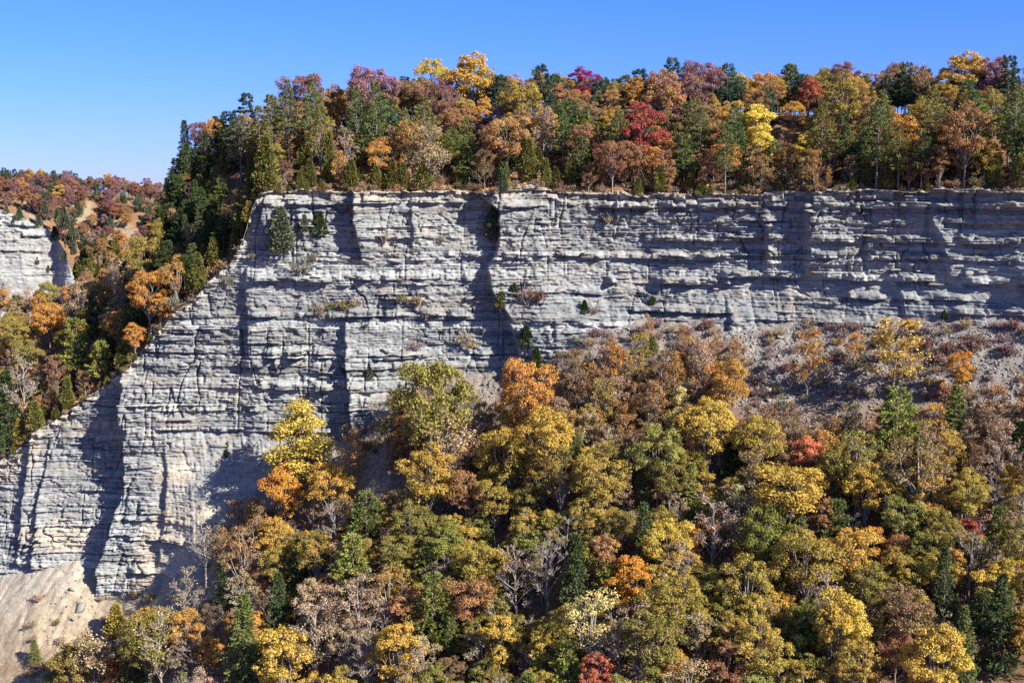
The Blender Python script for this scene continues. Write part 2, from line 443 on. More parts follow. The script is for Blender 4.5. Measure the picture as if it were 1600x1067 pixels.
def ground_material(name, rough_scale=1.2, bump=.5, stretch=(1, 1, 1)):
    """colour comes from the vertex colours (kind of soil or stone), the nodes add grain and relief"""
    m, n, l = mat(name)
    at = N(n, 'ShaderNodeAttribute', attribute_name='stone')
    g = N(n, 'ShaderNodeNewGeometry'); mp = N(n, 'ShaderNodeMapping'); mp.inputs['Scale'].default_value = stretch
    l.new(g.outputs['Position'], mp.inputs[0])
    f1 = noise(n, l, mp.outputs[0], rough_scale, 8, .7)
    f2 = noise(n, l, mp.outputs[0], rough_scale * .12, 4, .6)
    k1 = N(n, 'ShaderNodeMapRange'); l.new(f1, k1.inputs[0]); k1.inputs[1].default_value = .25; k1.inputs[2].default_value = .75; k1.inputs[3].default_value = .62; k1.inputs[4].default_value = 1.38
    k2 = N(n, 'ShaderNodeMapRange'); l.new(f2, k2.inputs[0]); k2.inputs[1].default_value = .25; k2.inputs[2].default_value = .75; k2.inputs[3].default_value = .82; k2.inputs[4].default_value = 1.18
    hs = N(n, 'ShaderNodeHueSaturation'); mm = N(n, 'ShaderNodeMath', operation='MULTIPLY')
    l.new(k1.outputs[0], mm.inputs[0]); l.new(k2.outputs[0], mm.inputs[1]); l.new(mm.outputs[0], hs.inputs['Value']); l.new(at.outputs['Color'], hs.inputs['Color'])
    p = N(n, 'ShaderNodeBsdfPrincipled'); p.inputs['Roughness'].default_value = .92; p.inputs['Specular IOR Level'].default_value = .2
    l.new(hs.outputs[0], p.inputs['Base Color'])
    b = N(n, 'ShaderNodeBump'); b.inputs['Strength'].default_value = bump; b.inputs['Distance'].default_value = .35
    l.new(f1, b.inputs['Height']); l.new(b.outputs[0], p.inputs['Normal'])
    o = N(n, 'ShaderNodeOutputMaterial'); l.new(p.outputs[0], o.inputs['Surface'])
    return m
M_ROCK = ground_material('bedded_shale', 1.1, .6, (1, 1, 3.2))
M_SOIL = ground_material('scree_and_soil', 1.8, .6)
def lerp(a, b, t): return a + (b - a) * np.asarray(t)[..., None]
GREY = np.array([.242, .248, .238]); DGREY = np.array([.128, .139, .145]); LGREY = np.array([.325, .335, .322]); TAN = np.array([.41, .355, .27]); RUSTC = np.array([.25, .17, .11])
LITTER = np.array([.17, .095, .05]); SANDC = np.array([.31, .255, .18])

# ---------------------------------------------------------------- the wall
def build_cliff():
    xs = np.arange(-150, 132, .24); zs = np.arange(-104, 3.4, .125)
    X, Z = np.meshgrid(xs, zs, indexing='ij')
    Yc, k = cliff_y(X, Z)
    top = zr(X)
    over = Z - top
    cl = over > 0
    Yc = np.where(cl, Yc + np.clip(over, 0, 1.2) * 2.6, Yc)
    Zc = np.where(cl, top + .10 * fbm(X, Z * 3, 71, 2) , Z)
    ystart = cliff_y(X, top)[0]
    Yc = np.where(cl, ystart + np.clip(over, 0, 1.2) * 2.8, Yc)
    zt = talus(X, Yc)
    cellok = (over[:-1, :-1] < 1.1) & ((Zc[1:, 1:] > zt[1:, 1:] - 1.5) | (Zc[:-1, :-1] > zt[:-1, :-1] - 1.5))
    # colour
    t = BT[k]
    soft = soft_zone(X, Z)
    c = lerp(GREY[None, None, :], DGREY, sstep(.55, .95, t) * .8)
    c = lerp(c, LGREY, sstep(.35, .1, t) * .8)
    c = lerp(c, GREY * 1.05, soft * .7)
    u = 800 + X / K; v = 290 - Z / K
    tn = fbm(X / 13.0, Z / 9.0, 81, 4)
    tanm = sstep(.1, .6, tn + 1.0 * sstep(700, 850, v) * sstep(170, 290, u) + .1) * (.15 + .85 * sstep(560, 720, v) * (1 - sstep(420, 560, u)))
    c = lerp(c, TAN, tanm * .75)
    c = lerp(c, TAN * 1.1, sstep(3, .6, zr(X) - Z) * .55 * (1 - sstep(1100, 1300, u) * .6))
    ru = sstep(.2, .6, fbm(X / 6.0, Z / 2.0, 83, 4)) * .5 + .35 * sstep(.25, .5, fbm(X / 1.0, Z / 14.0, 84, 3)) * sstep(0, .3, fbm(X / 15., Z / 12., 86, 2))
    c = lerp(c, RUSTC, ru * .6)
    # water stains that run down from the cap on the long wall
    st = sstep(.12, .5, fbm(X / 1.2, Z / 26.0, 85, 3)) * (.35 + .65 * sstep(780, 900, u)) * sstep(24, 4, zr(X) - Z)
    c = c * (1 - .45 * st)[..., None]
    c = c * (1 + .22 * fbm(X / 1.2, Z / .5, 87, 3))[..., None]
    V = np.stack([X, Yc, Zc], -1).reshape(-1, 3)
    f = grid_faces(len(xs), len(zs), cellok)
    V, f, cc = compact(V, f, c.reshape(-1, 3))
    me = mesh_np('cliff', V, f, [M_ROCK], colors={'stone': cc})
    return link('cliff', me, kind='structure', label='long grey cliff of thin level beds with dark overhung ledges')
cliff = build_cliff()

def sheet(name, xs, ds, fy, fz, fcol, material, label):
    X, D = np.meshgrid(xs, ds, indexing='ij')
    Y = fy(X, D); Z = fz(X, Y)
    c = fcol(X, Y, Z, D)
    V = np.stack([X, Y, Z], -1).reshape(-1, 3)
    me = mesh_np(name, V, grid_faces(len(xs), len(ds)), [material], colors={'stone': c.reshape(-1, 3)}, smooth=True)
    return link(name, me, kind='structure', label=label)

def rubble_mask(X, Y, Z):
    u, v = proj(X, Y, Z)
    n = fbm(X / 9.0, Y / 9.0, 101, 3)
    right = sstep(840, 930, u) * (1 - sstep(600, 690, v + 45 * n - 30 * sstep(1150, 1200, u) * (1 - sstep(1220, 1290, u))))
    mid = sstep(330, 360, u) * (1 - sstep(480, 560, u)) * (1 - sstep(730, 800, v + 30 * n))
    nook = sstep(560, 600, u) * (1 - sstep(760, 860, u)) * (1 - sstep(640, 720, v + 40 * n))
    return np.clip(right + mid + nook, 0, 1), u, v, n
def talus_z(X, Y):
    z = talus(X, Y)
    r, u, v, n = rubble_mask(X, Y, z)
    z = z + r * (.45 * fbm(X / .9, Y / .7, 103, 3) + .5 * fbm(X / 3.4, Y / 2.6, 104, 2))
    # gullies cut in the sand slide on the spur's foot
    sand = (1 - sstep(300, 400, u)) 
    q = X - .45 * (Y - 250)
    z = z - sand * (.38 * sstep(.72, 1, 1 - np.abs(fbm(q / 4.2 + .5 * fbm(X / 9, Y / 9, 108, 2), Y / 26.0, 105, 4)) * 1.6) + .30 * fbm(X / 2.2, Y / 2.2, 109, 4) + .16 * fbm(q / .9, Y / 14.0, 106, 4))
    # the deeper channel
    ch = np.abs(u - np.interp(v, [700, 760, 830, 880, 930, 980], [352, 330, 300, 270, 236, 200]) - 5 * fbm(v / 20., v * 0, 107, 2))
    z = z - 1.2 * np.exp(-(ch / 4.5) ** 2) * sstep(690, 740, v) * (1 - sstep(960, 1000, v))
    return z
def talus_col(X, Y, Z, D):
    r, u, v, n = rubble_mask(X, Y, Z)
    c = np.broadcast_to(LITTER, X.shape + (3,))
    c = lerp(c, np.array([.24, .18, .13]), sstep(-.1, .4, fbm(X / 4.0, Y / 4.0, 111, 3)) * .7)
    c = lerp(c, np.array([.215, .20, .185]), np.clip(r, 0, 1) * (.75 + .25 * n))
    sand = (1 - sstep(300, 390, u + 25 * n)) * (1 - .5 * sstep(.1, .5, fbm(X / 6., Y / 6., 112, 3)) * sstep(900, 1000, v))
    sd = lerp(SANDC, np.array([.36, .35, .33]), sstep(980, 860, v + u * .3 + 30 * n) * (1 - sstep(100, 200, u)) * .8)
    c = lerp(c, sd, sand)
    mid = sstep(380, 420, u) * (1 - sstep(560, 700, u)) * (1 - sstep(730, 840, v + 40 * n))
    c = lerp(c, np.array([.40, .36, .29]), mid * .6)
    return c * (1 + .3 * fbm(X / .8, Y / .8, 113, 3))[..., None]
sheet('talus_slope', np.arange(-150, 150, .42), np.concatenate([np.arange(-7, 62, .42), np.arange(62.5, 150, 2.0)]), lambda X, D: yb(X) - D, talus_z, talus_col, M_SOIL, 'valley side of grey scree, sand and leaf litter below the cliff')

def up_col(X, Y, Z, D):
    c = np.broadcast_to(LITTER * .9, X.shape + (3,))
    c = lerp(c, np.array([.27, .17, .09]), sstep(0, .5, fbm(X / 5.0, Y / 5.0, 121, 3)) * .7)
    c = lerp(c, TAN * .85, sstep(3.2, .6, D + fbm(X / 3., Y / 3., 122, 2) * 2) * .8)
    sl = np.exp(-((X - ux(688)) / 3.2) ** 2) * (1 - sstep(8, 15, D))      # bare sandy notch in the bank
    c = lerp(c, np.array([.52, .38, .24]), sl * .9)
    return c
sheet('upland', np.arange(-165, 168, .8), np.concatenate([np.arange(-.5, 12, .5), np.arange(12, 62, 1.2), np.arange(64, 330, 6)]), lambda X, D: yr(X) + D, upland, up_col, M_SOIL, 'steep leaf covered bank rising behind the cliff edge')

# ---------------------------------------------------------------- far side of the gorge, a bend further on
def x6(u, Y=600): return (u - 800) / F * Y
XRIM2 = np.array([x6(u) for u in (-260, -60, 0, 40, 90, 118, 135, 160)])
ZRIM2 = np.array([-8, -10, -12, -16, -24, -34, -50, -62])
def zrim2(x): return np.interp(x, XRIM2, ZRIM2)
def far_z(X, Y):
    X = np.asarray(X, float); Y = np.asarray(Y, float)
    top = np.interp(X, [x6(-260, 640), x6(0, 640), x6(150, 640), x6(262, 640), x6(420, 640)], [1, -1, -5, -11, -20])
    slope = top - .62 * np.clip(642 - Y, 0, None)
    r = zrim2(X) 
    shelf = np.where(Y > 600, r + (top - r) * np.clip((Y - 600) / 42, 0, 1), r - 9 * (600 - Y) - 4)
    w = 1 - sstep(x6(112), x6(150), X)
    z = slope * (1 - w) + np.maximum(shelf, -95) * w
    z = np.where(Y > 642, np.minimum(z, top - .02 * (Y - 642)), z)
    return z + 1.4 * fbm(X / 22.0, Y / 22.0, 131, 3)
X, Y = np.meshgrid(np.arange(-360, -90, 2.0), np.concatenate([np.arange(500, 660, 2.0), np.arange(660, 1200, 20)]), indexing='ij')
Z = far_z(X, Y)
c = lerp(np.broadcast_to(LITTER * 1.2, X.shape + (3,)), np.array([.24, .19, .13]), sstep(0, .4, fbm(X / 8, Y / 8, 132, 3)))
me = mesh_np('far_upland', np.stack([X, Y, Z], -1).reshape(-1, 3), grid_faces(*X.shape), [M_SOIL], colors={'stone': c.reshape(-1, 3)}, smooth=True)
link('far_upland', me, kind='structure', label='wooded slope on the far bend of the gorge')
def far_cliff_y(X, Z):
    d, k = rock_detail(X * .8 + 260, Z * .75 - 6)
    return 597 + .22 * (Z - zrim2(X)) - 1.1 * d - 4 * fbm(X / 30., Z / 50., 133, 3) - 12 * sstep(x6(90), x6(130), X), k
xs = np.arange(x6(-260), x6(134), .5); zs = np.arange(-95, 3, .32)
X, Z = np.meshgrid(xs, zs, indexing='ij')
Yc, k = far_cliff_y(X, Z)
c = lerp(np.broadcast_to(LGREY * np.array([.98, .97, .96]), X.shape + (3,)), GREY, sstep(.4, .9, BT[k]))
c = lerp(c, TAN, sstep(.1, .6, fbm(X / 14., Z / 14., 134, 3)) * .2) * (1 + .2 * fbm(X / 1.5, Z / .8, 135, 2))[..., None]
ok = (Z < zrim2(X) + 1)[:-1, :-1]
V, f, cc = compact(np.stack([X, Yc, Z], -1).reshape(-1, 3), grid_faces(len(xs), len(zs), ok), c.reshape(-1, 3))
link('far_cliff', mesh_np('far_cliff', V, f, [M_ROCK], colors={'stone': cc}), kind='structure', label='paler bedded cliff on the far bend of the gorge')

# distant hills and the valley floor that carries everything
X, Y = np.meshgrid(np.linspace(-2600, 2600, 261), np.linspace(1350, 2600, 26), indexing='ij')
Z = -120 + 118 * sstep(1350, 1700, Y) * (.85 + .1 * fbm(X / 300, Y / 300, 141, 3))
Z = Z + 5 * fbm(X / 40, Y / 40, 142, 3)
c = np.broadcast_to(np.array([.23, .13, .10]), X.shape + (3,)) * (1 + .5 * fbm(X / 25, Y / 25, 143, 3))[..., None]
link('distant_hills', mesh_np('distant_hills', np.stack([X, Y, Z], -1).reshape(-1, 3), grid_faces(*X.shape), [M_SOIL], colors={'stone': c.reshape(-1, 3)}, smooth=True), kind='structure', label='low wooded hills beyond the gorge')
X, Y = np.meshgrid(np.linspace(-4000, 4000, 81), np.linspace(-600, 6000, 81), indexing='ij')
Z = np.full(X.shape, -122.0)
c = np.broadcast_to(LITTER, X.shape + (3,))
link('ground', mesh_np('ground', np.stack([X, Y, Z], -1).reshape(-1, 3), grid_faces(*X.shape), [M_SOIL], colors={'stone': c.reshape(-1, 3)}), kind='structure', label='valley floor')


# ---------------------------------------------------------------- trees: one set of kinds, each built once
def rdir(rs, n): 
    v = rs.normal(size=(n, 3)); return v / np.linalg.norm(v, axis=1)[:, None]
PROTO = {}
def reg(kind, parts, H, W, zc):
    """parts: list of (name, mesh)"""
    PROTO.setdefault(kind, []).append(dict(parts=parts, H=H, W=W, zc=zc))

def bend(p0, p1, rs, n=5, sag=.12):
    t = np.linspace(0, 1, n)[:, None]; L = np.linalg.norm(p1 - p0)
    off = rs.normal(size=3) * L * sag
    return p0 + (p1 - p0) * t + off * np.sin(t * pi) * .6 + np.array([0, 0, L * .12]) * np.sin(t * pi)

def make_decid(kind, seed, H=15, R=4.6, zlow=.28, round_=1.0, lobes=11, sub=9, leaf=.42, per=46, gap=.0, barkm=None, top=0.0, lobe_r=.36, sep=.36, fuzz=1.0):
    rs = np.random.RandomState(seed)
    cz = H * (zlow + 1) / 2; rz = H * (1 - zlow) / 2
    L = []; tries = 0
    while len(L) < lobes and tries < 600:
        tries += 1
        d = rdir(rs, 1)[0]; d[2] = d[2] * .95 + .08
        rr = rs.uniform(.42, .78) if len(L) else .55
        w = 1 - top * max(0, d[2])                       # pointed or rounded top
        p_ = np.array([d[0] * R * rr * w, d[1] * R * rr * w, cz + d[2] * rz * rr])
        if all(np.linalg.norm((p_ - q) / np.array([R, R, rz])) > sep for q in L): L.append(p_)
    cen, nr, var, clu, siz = [], [], [], [], []
    tips = []
    for i, q in enumerate(L):
        lr = R * lobe_r * rs.uniform(.75, 1.2)
        sd = rdir(rs, sub * 2); sd[:, 2] = np.where(sd[:, 2] < -.35, -sd[:, 2], sd[:, 2])
        for s_ in sd[:sub]:
            outw = (q - np.array([0, 0, cz])); outw /= np.linalg.norm(outw) + 1e-6
            if rs.rand() < gap: continue
            cpos = q + (s_ * .75 + outw * .35) * lr
            cr = lr * rs.uniform(.27, .46); tips.append((q, cpos))
            m = int(per * (cr / (R * .14)) ** 2 * .8) + 6
            dd = rdir(rs, m); dd[:, 2] = dd[:, 2] * .9 + .1
            pos = cpos + dd * cr * fuzz * rs.uniform(.55, 1.12, (m, 1)) * np.array([1.08, 1.08, .88])
            cen.append(pos); nr.append(dd + rs.normal(size=(m, 3)) * .45 + np.array([0, 0, .35]))
            var.append(np.clip(rs.normal(.5, .17, m), 0, 1)); clu.append(np.full(m, rs.rand() * .7 + .3 * (i % 3) / 2)); siz.append(np.full(m, leaf))
    cen = np.concatenate(cen); nr = np.concatenate(nr)
    v, f = leafquads(cen, nr, np.concatenate(siz), rs)
    crown = mesh_np('crown', v, f, [M_LEAF], {'var': ('FACE', np.concatenate(var)), 'clump': ('FACE', np.concatenate(clu))})
    # trunk and limbs
    paths = [(np.array([[0, 0, -1.2], [.05, 0, H * .12], [rs.normal() * .2, rs.normal() * .2, H * .4], [rs.normal() * .3, rs.normal() * .3, H * .85]]), np.array([.30, .22, .16, .05]) * H / 15)]
    for q in L:
        zb_ = rs.uniform(.2, .55) * q[2]; p0 = np.array([0, 0, max(zb_, H * zlow * .7)])
        b = bend(p0, q, rs); paths.append((b, np.linspace(.11, .045, len(b)) * H / 15))
    for q, c_ in tips[::3]:
        b = bend(q, c_, rs, 3); paths.append((b, np.linspace(.05, .02, 3)))
    v, f = tubes(paths, 5)
    trunk = mesh_np('trunk', v, f, [barkm or M_BARK], smooth=True)
    W = 2 * np.percentile(np.abs(cen[:, :2]), 96)
    reg(kind, [('trunk', trunk), ('crown', crown)], H, W, (np.percentile(cen[:, 2], 3) + np.percentile(cen[:, 2], 98)) / 2)

def make_bare(kind, seed, H=14, spread=.42, leaves=0, leaf=.3, n1=15, n2=8, n3=6, barkm=None, tw=.035, low=.22):
    rs = np.random.RandomState(seed)
    P1 = [(np.array([[0, 0, -1.2], [.1, 0, H * .2], [rs.normal() * .25, rs.normal() * .25, H * .55], [rs.normal() * .4, rs.normal() * .4, H * .97]]), np.array([.24, .19, .11, .03]) * H / 14)]
    tw1, P2 = [], []; lp = []
    tr = P1[0][0]
    for i in range(n1):
        h = H * (low + (.93 - low) * (i + rs.rand()) / n1); t = h / (H * .97)
        base = np.array([np.interp(h, tr[:, 2], tr[:, 0]), np.interp(h, tr[:, 2], tr[:, 1]), h])
        a = i * 2.4 + rs.rand(); ln = H * spread * (1 - .62 * t) * rs.uniform(.7, 1.1)
        tip = base + np.array([cos(a) * ln * .8, sin(a) * ln * .8, ln * rs.uniform(.5, 1.0)])
        b = bend(base, tip, rs, 5); P1.append((b, np.linspace(.085, .03, 5) * H / 14))
        for j in range(n2):
            k = rs.uniform(.25, 1); bb = b[0] * 0 + np.array([np.interp(k, np.linspace(0, 1, 5), b[:, q]) for q in range(3)])
            d = (tip - base) / ln + rdir(rs, 1)[0] * .9 + np.array([0, 0, .35]); d /= np.linalg.norm(d)
            l2 = ln * rs.uniform(.25, .5); tp = bb + d * l2
            c_ = bend(bb, tp, rs, 3); tw1.append((c_, np.array([.032, .022, .012]) * H / 14))
            m = n3; kk = rs.uniform(.2, 1, m)[:, None]
            st = bb + (tp - bb) * kk
            dd = d + rdir(rs, m) * .8 + np.array([0, 0, .25])
            P2.append((st, dd, l2 * rs.uniform(.3, .6, m)))
            lp.append(st + dd * .3 * l2 * rs.rand(m, 1)); lp.append(tp[None, :] + rdir(rs, 2) * .25)
    v1, f1 = tubes(P1, 5); v2, f2 = tubes(tw1, 3)
    trunk = mesh_np('trunk', v1, f1, [barkm or M_PALE], smooth=True)
    st = np.concatenate([a for a, _, _ in P2]); dd = np.concatenate([a for _, a, _ in P2]); ll = np.concatenate([a for _, _, a in P2])
    v3, f3 = needles(st, dd, ll, np.full(len(st), tw), rs)
    vv = np.concatenate([v2, v3]); ff = np.concatenate([f2, f3 + len(v2)])
    br = mesh_np('branches', vv, ff, [barkm or M_PALE])
    parts = [('trunk', trunk), ('branches', br)]
    lp = np.concatenate(lp)
    if leaves:
        idx = rs.choice(len(lp), min(leaves, len(lp) * 4)); c_ = lp[idx] + rs.normal(size=(len(idx), 3)) * .22
        v, f = leafquads(c_, rs.normal(size=(len(idx), 3)) + np.array([0, 0, .8]), np.full(len(idx), leaf), rs)
        parts.append(('crown', mesh_np('crown', v, f, [M_LEAF], {'var': ('FACE', rs.rand(len(idx))), 'clump': ('FACE', rs.rand(len(idx)))})))
    W = 2 * np.percentile(np.abs(lp[:, :2]), 93)
    reg(kind, parts, H, W, H * .58)

def make_pine(kind, seed, H=18, low=.3, R=3.4, step=.85, nb=5, droop=.05, tufts=9, quads=7, ln=.5, w=.085, profile='pine', taper=1.0, dead=0):
    rs = np.random.RandomState(seed)
    lean_ = rs.normal(size=2) * .25
    tr = np.array([[0, 0, -1.2], [0, 0, H * .3], [lean_[0] * .6, lean_[1] * .6, H * .7], [lean_[0], lean_[1], H]])
    paths = [(tr, np.array([.26, .19, .10, .02]) * H / 18)]
    C, D, LN, W_, V, CL = [], [], [], [], [], []
    z = H * low; i = 0
    while z < H * .985:
        t = (z / H - low) / (1 - low)
        if profile == 'pine': rad = R * (.62 + .38 * sin(pi * min(1, t * 1.1 + .25))) * (1 - t ** 3.2) ** .7 + .5
        elif profile == 'flat': rad = R * (.45 + .75 * sin(pi * (t * .75 + .2))) * (1 - t ** 3) + .2
        else: rad = R * (1 - t) ** taper + .15
        base = np.array([np.interp(z, tr[:, 2], tr[:, 0]), np.interp(z, tr[:, 2], tr[:, 1]), z])
        for b in range(nb):
            a = i * 1.1 + b * 2 * pi / nb + rs.normal() * .25
            L = rad * rs.uniform(.55, 1.18)
            rise = rs.normal(.12, .1) - droop * 2
            tip = base + np.array([cos(a) * L, sin(a) * L, L * rise])
            if profile != 'cone' or L > 1.2:
                paths.append((np.array([base, (base + tip) / 2 + [0, 0, .04 * L], tip]), np.array([.05, .032, .014]) * H / 18))
            cl = rs.rand()
            nt = max(3, int(tufts * L / R))
            for q in range(nt):
                k = .25 + .75 * (q + rs.rand()) / nt if profile == 'cone' else .4 + .6 * (q + rs.rand()) / nt
                pz = base + (tip - base) * k
                side = np.array([-sin(a), cos(a), 0]) * rs.normal() * L * .22 * (1.25 - k * .6)
                c_ = pz + side + np.array([0, 0, rs.normal() * .08])
                m = quads
                dd = rdir(rs, m) * .75 + np.array([cos(a), sin(a), .35 if profile != 'cone' else -.15 - droop]) * .8
                C.append(np.repeat(c_[None], m, 0) + rs.normal(size=(m, 3)) * .10); D.append(dd)
                LN.append(ln * rs.uniform(.7, 1.3, m)); W_.append(np.full(m, w)); V.append(np.clip(rs.normal(.5, .16, m), 0, 1)); CL.append(np.full(m, cl))
        z += step * rs.uniform(.75, 1.3) * (1 - .35 * t); i += 1
    for _ in range(dead):
        zz = rs.uniform(H * .12, H * low); a = rs.rand() * 6.28; L = rs.uniform(.7, 1.9)
        b0 = np.array([0, 0, zz]); paths.append((np.array([b0, b0 + [cos(a) * L * .5, sin(a) * L * .5, .05], b0 + [cos(a) * L, sin(a) * L, rs.normal() * .3]]), np.array([.035, .022, .01])))
    v, f = tubes(paths, 5)
    trunk = mesh_np('trunk', v, f, [M_PINE], smooth=True)
    C = np.concatenate(C)
    v, f = needles(C, np.concatenate(D), np.concatenate(LN), np.concatenate(W_), rs)
    crown = mesh_np('crown', v, f, [M_NEEDLE], {'var': ('FACE', np.concatenate(V)), 'clump': ('FACE', np.concatenate(CL))})
    reg(kind, [('trunk', trunk), ('crown', crown)], H, 2 * np.percentile(np.hypot(C[:, 0], C[:, 1]), 90), (np.percentile(C[:, 2], 2) + H) / 2)

def make_cedar(kind, seed, H=8, R=1.5, n=5200, belly=.3):
    rs = np.random.RandomState(seed)
    t = rs.rand(n) ** .85; a = rs.rand(n) * 2 * pi
    prof = np.sin(np.clip(t, 0, 1) ** .55 * pi * .93 + .12) ** .75 * (1 - belly * t)
    rad = R * prof * (.78 + .38 * fbm(a * 1.6 + seed, t * 7, seed, 3)) * rs.uniform(.62, 1.06, n)
    stray = fbm(a * 2.2, t * 11, seed + 3, 2)
    keep = stray > -.38
    a, t, rad = a[keep], t[keep], rad[keep]; n = len(a)
    C = np.stack([np.cos(a) * rad, np.sin(a) * rad, .04 * H + t * H * .95], 1)
    D = np.stack([np.cos(a) * .8, np.sin(a) * .8, np.full(n, .75)], 1) + rs.normal(size=(n, 3)) * .45
    v, f = needles(C, D, rs.uniform(.3, .55, n), np.full(n, .085), rs)
    cl = (fbm(a * 1.5, t * 6, seed + 5, 2) * .5 + .5)
    crown = mesh_np('crown', v, f, [M_NEEDLE], {'var': ('FACE', np.clip(rs.normal(.5, .18, n), 0, 1)), 'clump': ('FACE', cl)})
    paths = [(np.array([[0, 0, -.8], [.05, 0, H * .4], [0, 0, H * .92]]), np.array([.14, .09, .02]) * H / 8)]
    for i in range(8):
        aa = i * 2.4; z = H * (.12 + .08 * i); L = R * .6
        paths.append((np.array([[0, 0, z], [cos(aa) * L * .5, sin(aa) * L * .5, z + .3], [cos(aa) * L, sin(aa) * L, z + .9]]), np.array([.03, .02, .01])))
    v, f = tubes(paths, 5)
    reg(kind, [('trunk', mesh_np('trunk', v, f, [M_PINE], smooth=True)), ('crown', crown)], H, 2 * R * .95, H * .5)

def make_shrub(kind, seed, R=1.3, H=1.9, leaves=500, stems=16, leaf=.26, tw=.028):
    rs = np.random.RandomState(seed)
    paths, st, dd, ll, lp = [], [], [], [], []
    for i in range(stems):
        a = rs.rand() * 6.28; s = rs.uniform(.3, 1)
        tip = np.array([cos(a) * R * s, sin(a) * R * s, H * rs.uniform(.55, 1.0) * (1.15 - .45 * s)])
        b = bend(np.array([rs.normal() * .12, rs.normal() * .12, -.3]), tip, rs, 4)
        paths.append((b, np.array([.03, .024, .018, .008])))
        for j in range(12):
            k = rs.uniform(.3, 1); q = b[0] + (tip - b[0]) * k
            d = rdir(rs, 1)[0] + (tip - b[0]) / np.linalg.norm(tip - b[0]) + np.array([0, 0, .4])
            L = rs.uniform(.25, .6) * R; st.append(q); dd.append(d); ll.append(L); lp.append(q + d * L * .4)
    v1, f1 = tubes(paths, 3); v2, f2 = needles(np.array(st), np.array(dd), np.array(ll), np.full(len(st), tw), rs)
    br = mesh_np('branches', np.concatenate([v1, v2]), np.concatenate([f1, f2 + len(v1)]), [M_PALE])
    parts = [('branches', br)]
    if leaves:
        lp = np.array(lp); idx = rs.choice(len(lp), leaves); c_ = lp[idx] + rs.normal(size=(leaves, 3)) * .16 * R
        v, f = leafquads(c_, rs.normal(size=(leaves, 3)) * .8 + np.array([0, 0, .8]), np.full(leaves, leaf), rs)
        parts.append(('foliage', mesh_np('foliage', v, f, [M_LEAF], {'var': ('FACE', rs.rand(leaves)), 'clump': ('FACE', rs.rand(leaves))})))
    reg(kind, parts, H, 2 * R, H * .55)

for i in range(5): make_decid('oak', 100 + i, H=14 + i % 2, R=4.9, zlow=.36, lobes=20, sub=13, leaf=.29, per=54, lobe_r=.36)
for i in range(4): make_decid('hickory', 110 + i, H=14.5, R=4.2, zlow=.3, lobes=19, sub=11, leaf=.31, per=50, lobe_r=.38, top=.2, gap=.08)
for i in range(4): make_decid('maple', 120 + i, H=14, R=3.8, zlow=.2, lobes=17, sub=13, leaf=.28, per=52, top=.35, lobe_r=.42)
for i in range(3): make_decid('aspen', 140 + i, H=17, R=3.0, zlow=.08, lobes=38, sub=10, leaf=.30, per=26, top=.45, lobe_r=.44, gap=.0, sep=.2, fuzz=1.7, barkm=M_PALE)
for i in range(3): make_decid('thin', 150 + i, H=14, R=4.2, zlow=.22, lobes=15, sub=7, leaf=.28, per=22, gap=.15, barkm=M_PALE)
for i in range(5): make_bare('bare', 160 + i, H=14, spread=.42, leaves=(0, 260, 700, 0, 450)[i])
for i in range(3): make_bare('sparse', 170 + i, H=9, spread=.40, leaves=2600, leaf=.24, n1=16, n2=8, n3=7, low=.12, barkm=M_BARK)
for i in range(3): make_bare('larch', 180 + i, H=11, spread=.28, leaves=1900, leaf=.26, n1=26, n2=5, n3=6, low=.1, barkm=M_BARK)
for i in range(4): make_pine('pine', 200 + i, H=15, low=.2, R=3.7, step=1.0, nb=5, tufts=12, quads=10, ln=.62, w=.11)
for i in range(4): make_pine('tallpine', 210 + i, H=19, low=.34, R=2.9, step=.9, nb=5, tufts=9, quads=8, ln=.55, w=.085, profile='flat', dead=16)
for i in range(3): make_pine('hemlock', 220 + i, H=14, low=.06, R=2.9, step=.55, nb=7, tufts=10, quads=6, ln=.42, w=.085, profile='cone', droop=.14, taper=.8)
for i in range(3): make_cedar('cedar', 230 + i, H=7.2, R=1.9, n=6500)
for i in range(2): make_cedar('roundcedar', 240 + i, H=5, R=1.9, belly=.5, n=4200)
for i in range(3): make_shrub('shrub', 250 + i)
for i in range(2): make_shrub('brush', 260 + i, leaves=170, stems=20)
NAMES = {'hickory': ('hickory_tree', 'hickory', 'tree'), 'oak': ('oak_tree', 'oak', 'tree'), 'maple': ('maple_tree', 'maple', 'tree'), 'aspen': ('aspen_tree', 'poplar', 'tree'), 'thin': ('half_bare_tree', 'half-bare tree', 'tree'),
         'bare': ('bare_tree', 'bare tree', 'tree'), 'sparse': ('sapling', 'thin twiggy sapling', 'sapling'), 'larch': ('larch_tree', 'thin pointed larch', 'tree'),
         'pine': ('layered_pine', 'layered pine', 'pine tree'), 'tallpine': ('tall_pine', 'tall bare-stemmed pine', 'pine tree'), 'hemlock': ('hemlock_tree', 'conical hemlock', 'conifer'),
         'cedar': ('red_cedar', 'columnar cedar', 'cedar'), 'roundcedar': ('bushy_cedar', 'bushy cedar', 'cedar'), 'shrub': ('shrub', 'leafy shrub', 'shrub'), 'brush': ('twiggy_shrub', 'twiggy shrub', 'shrub')}

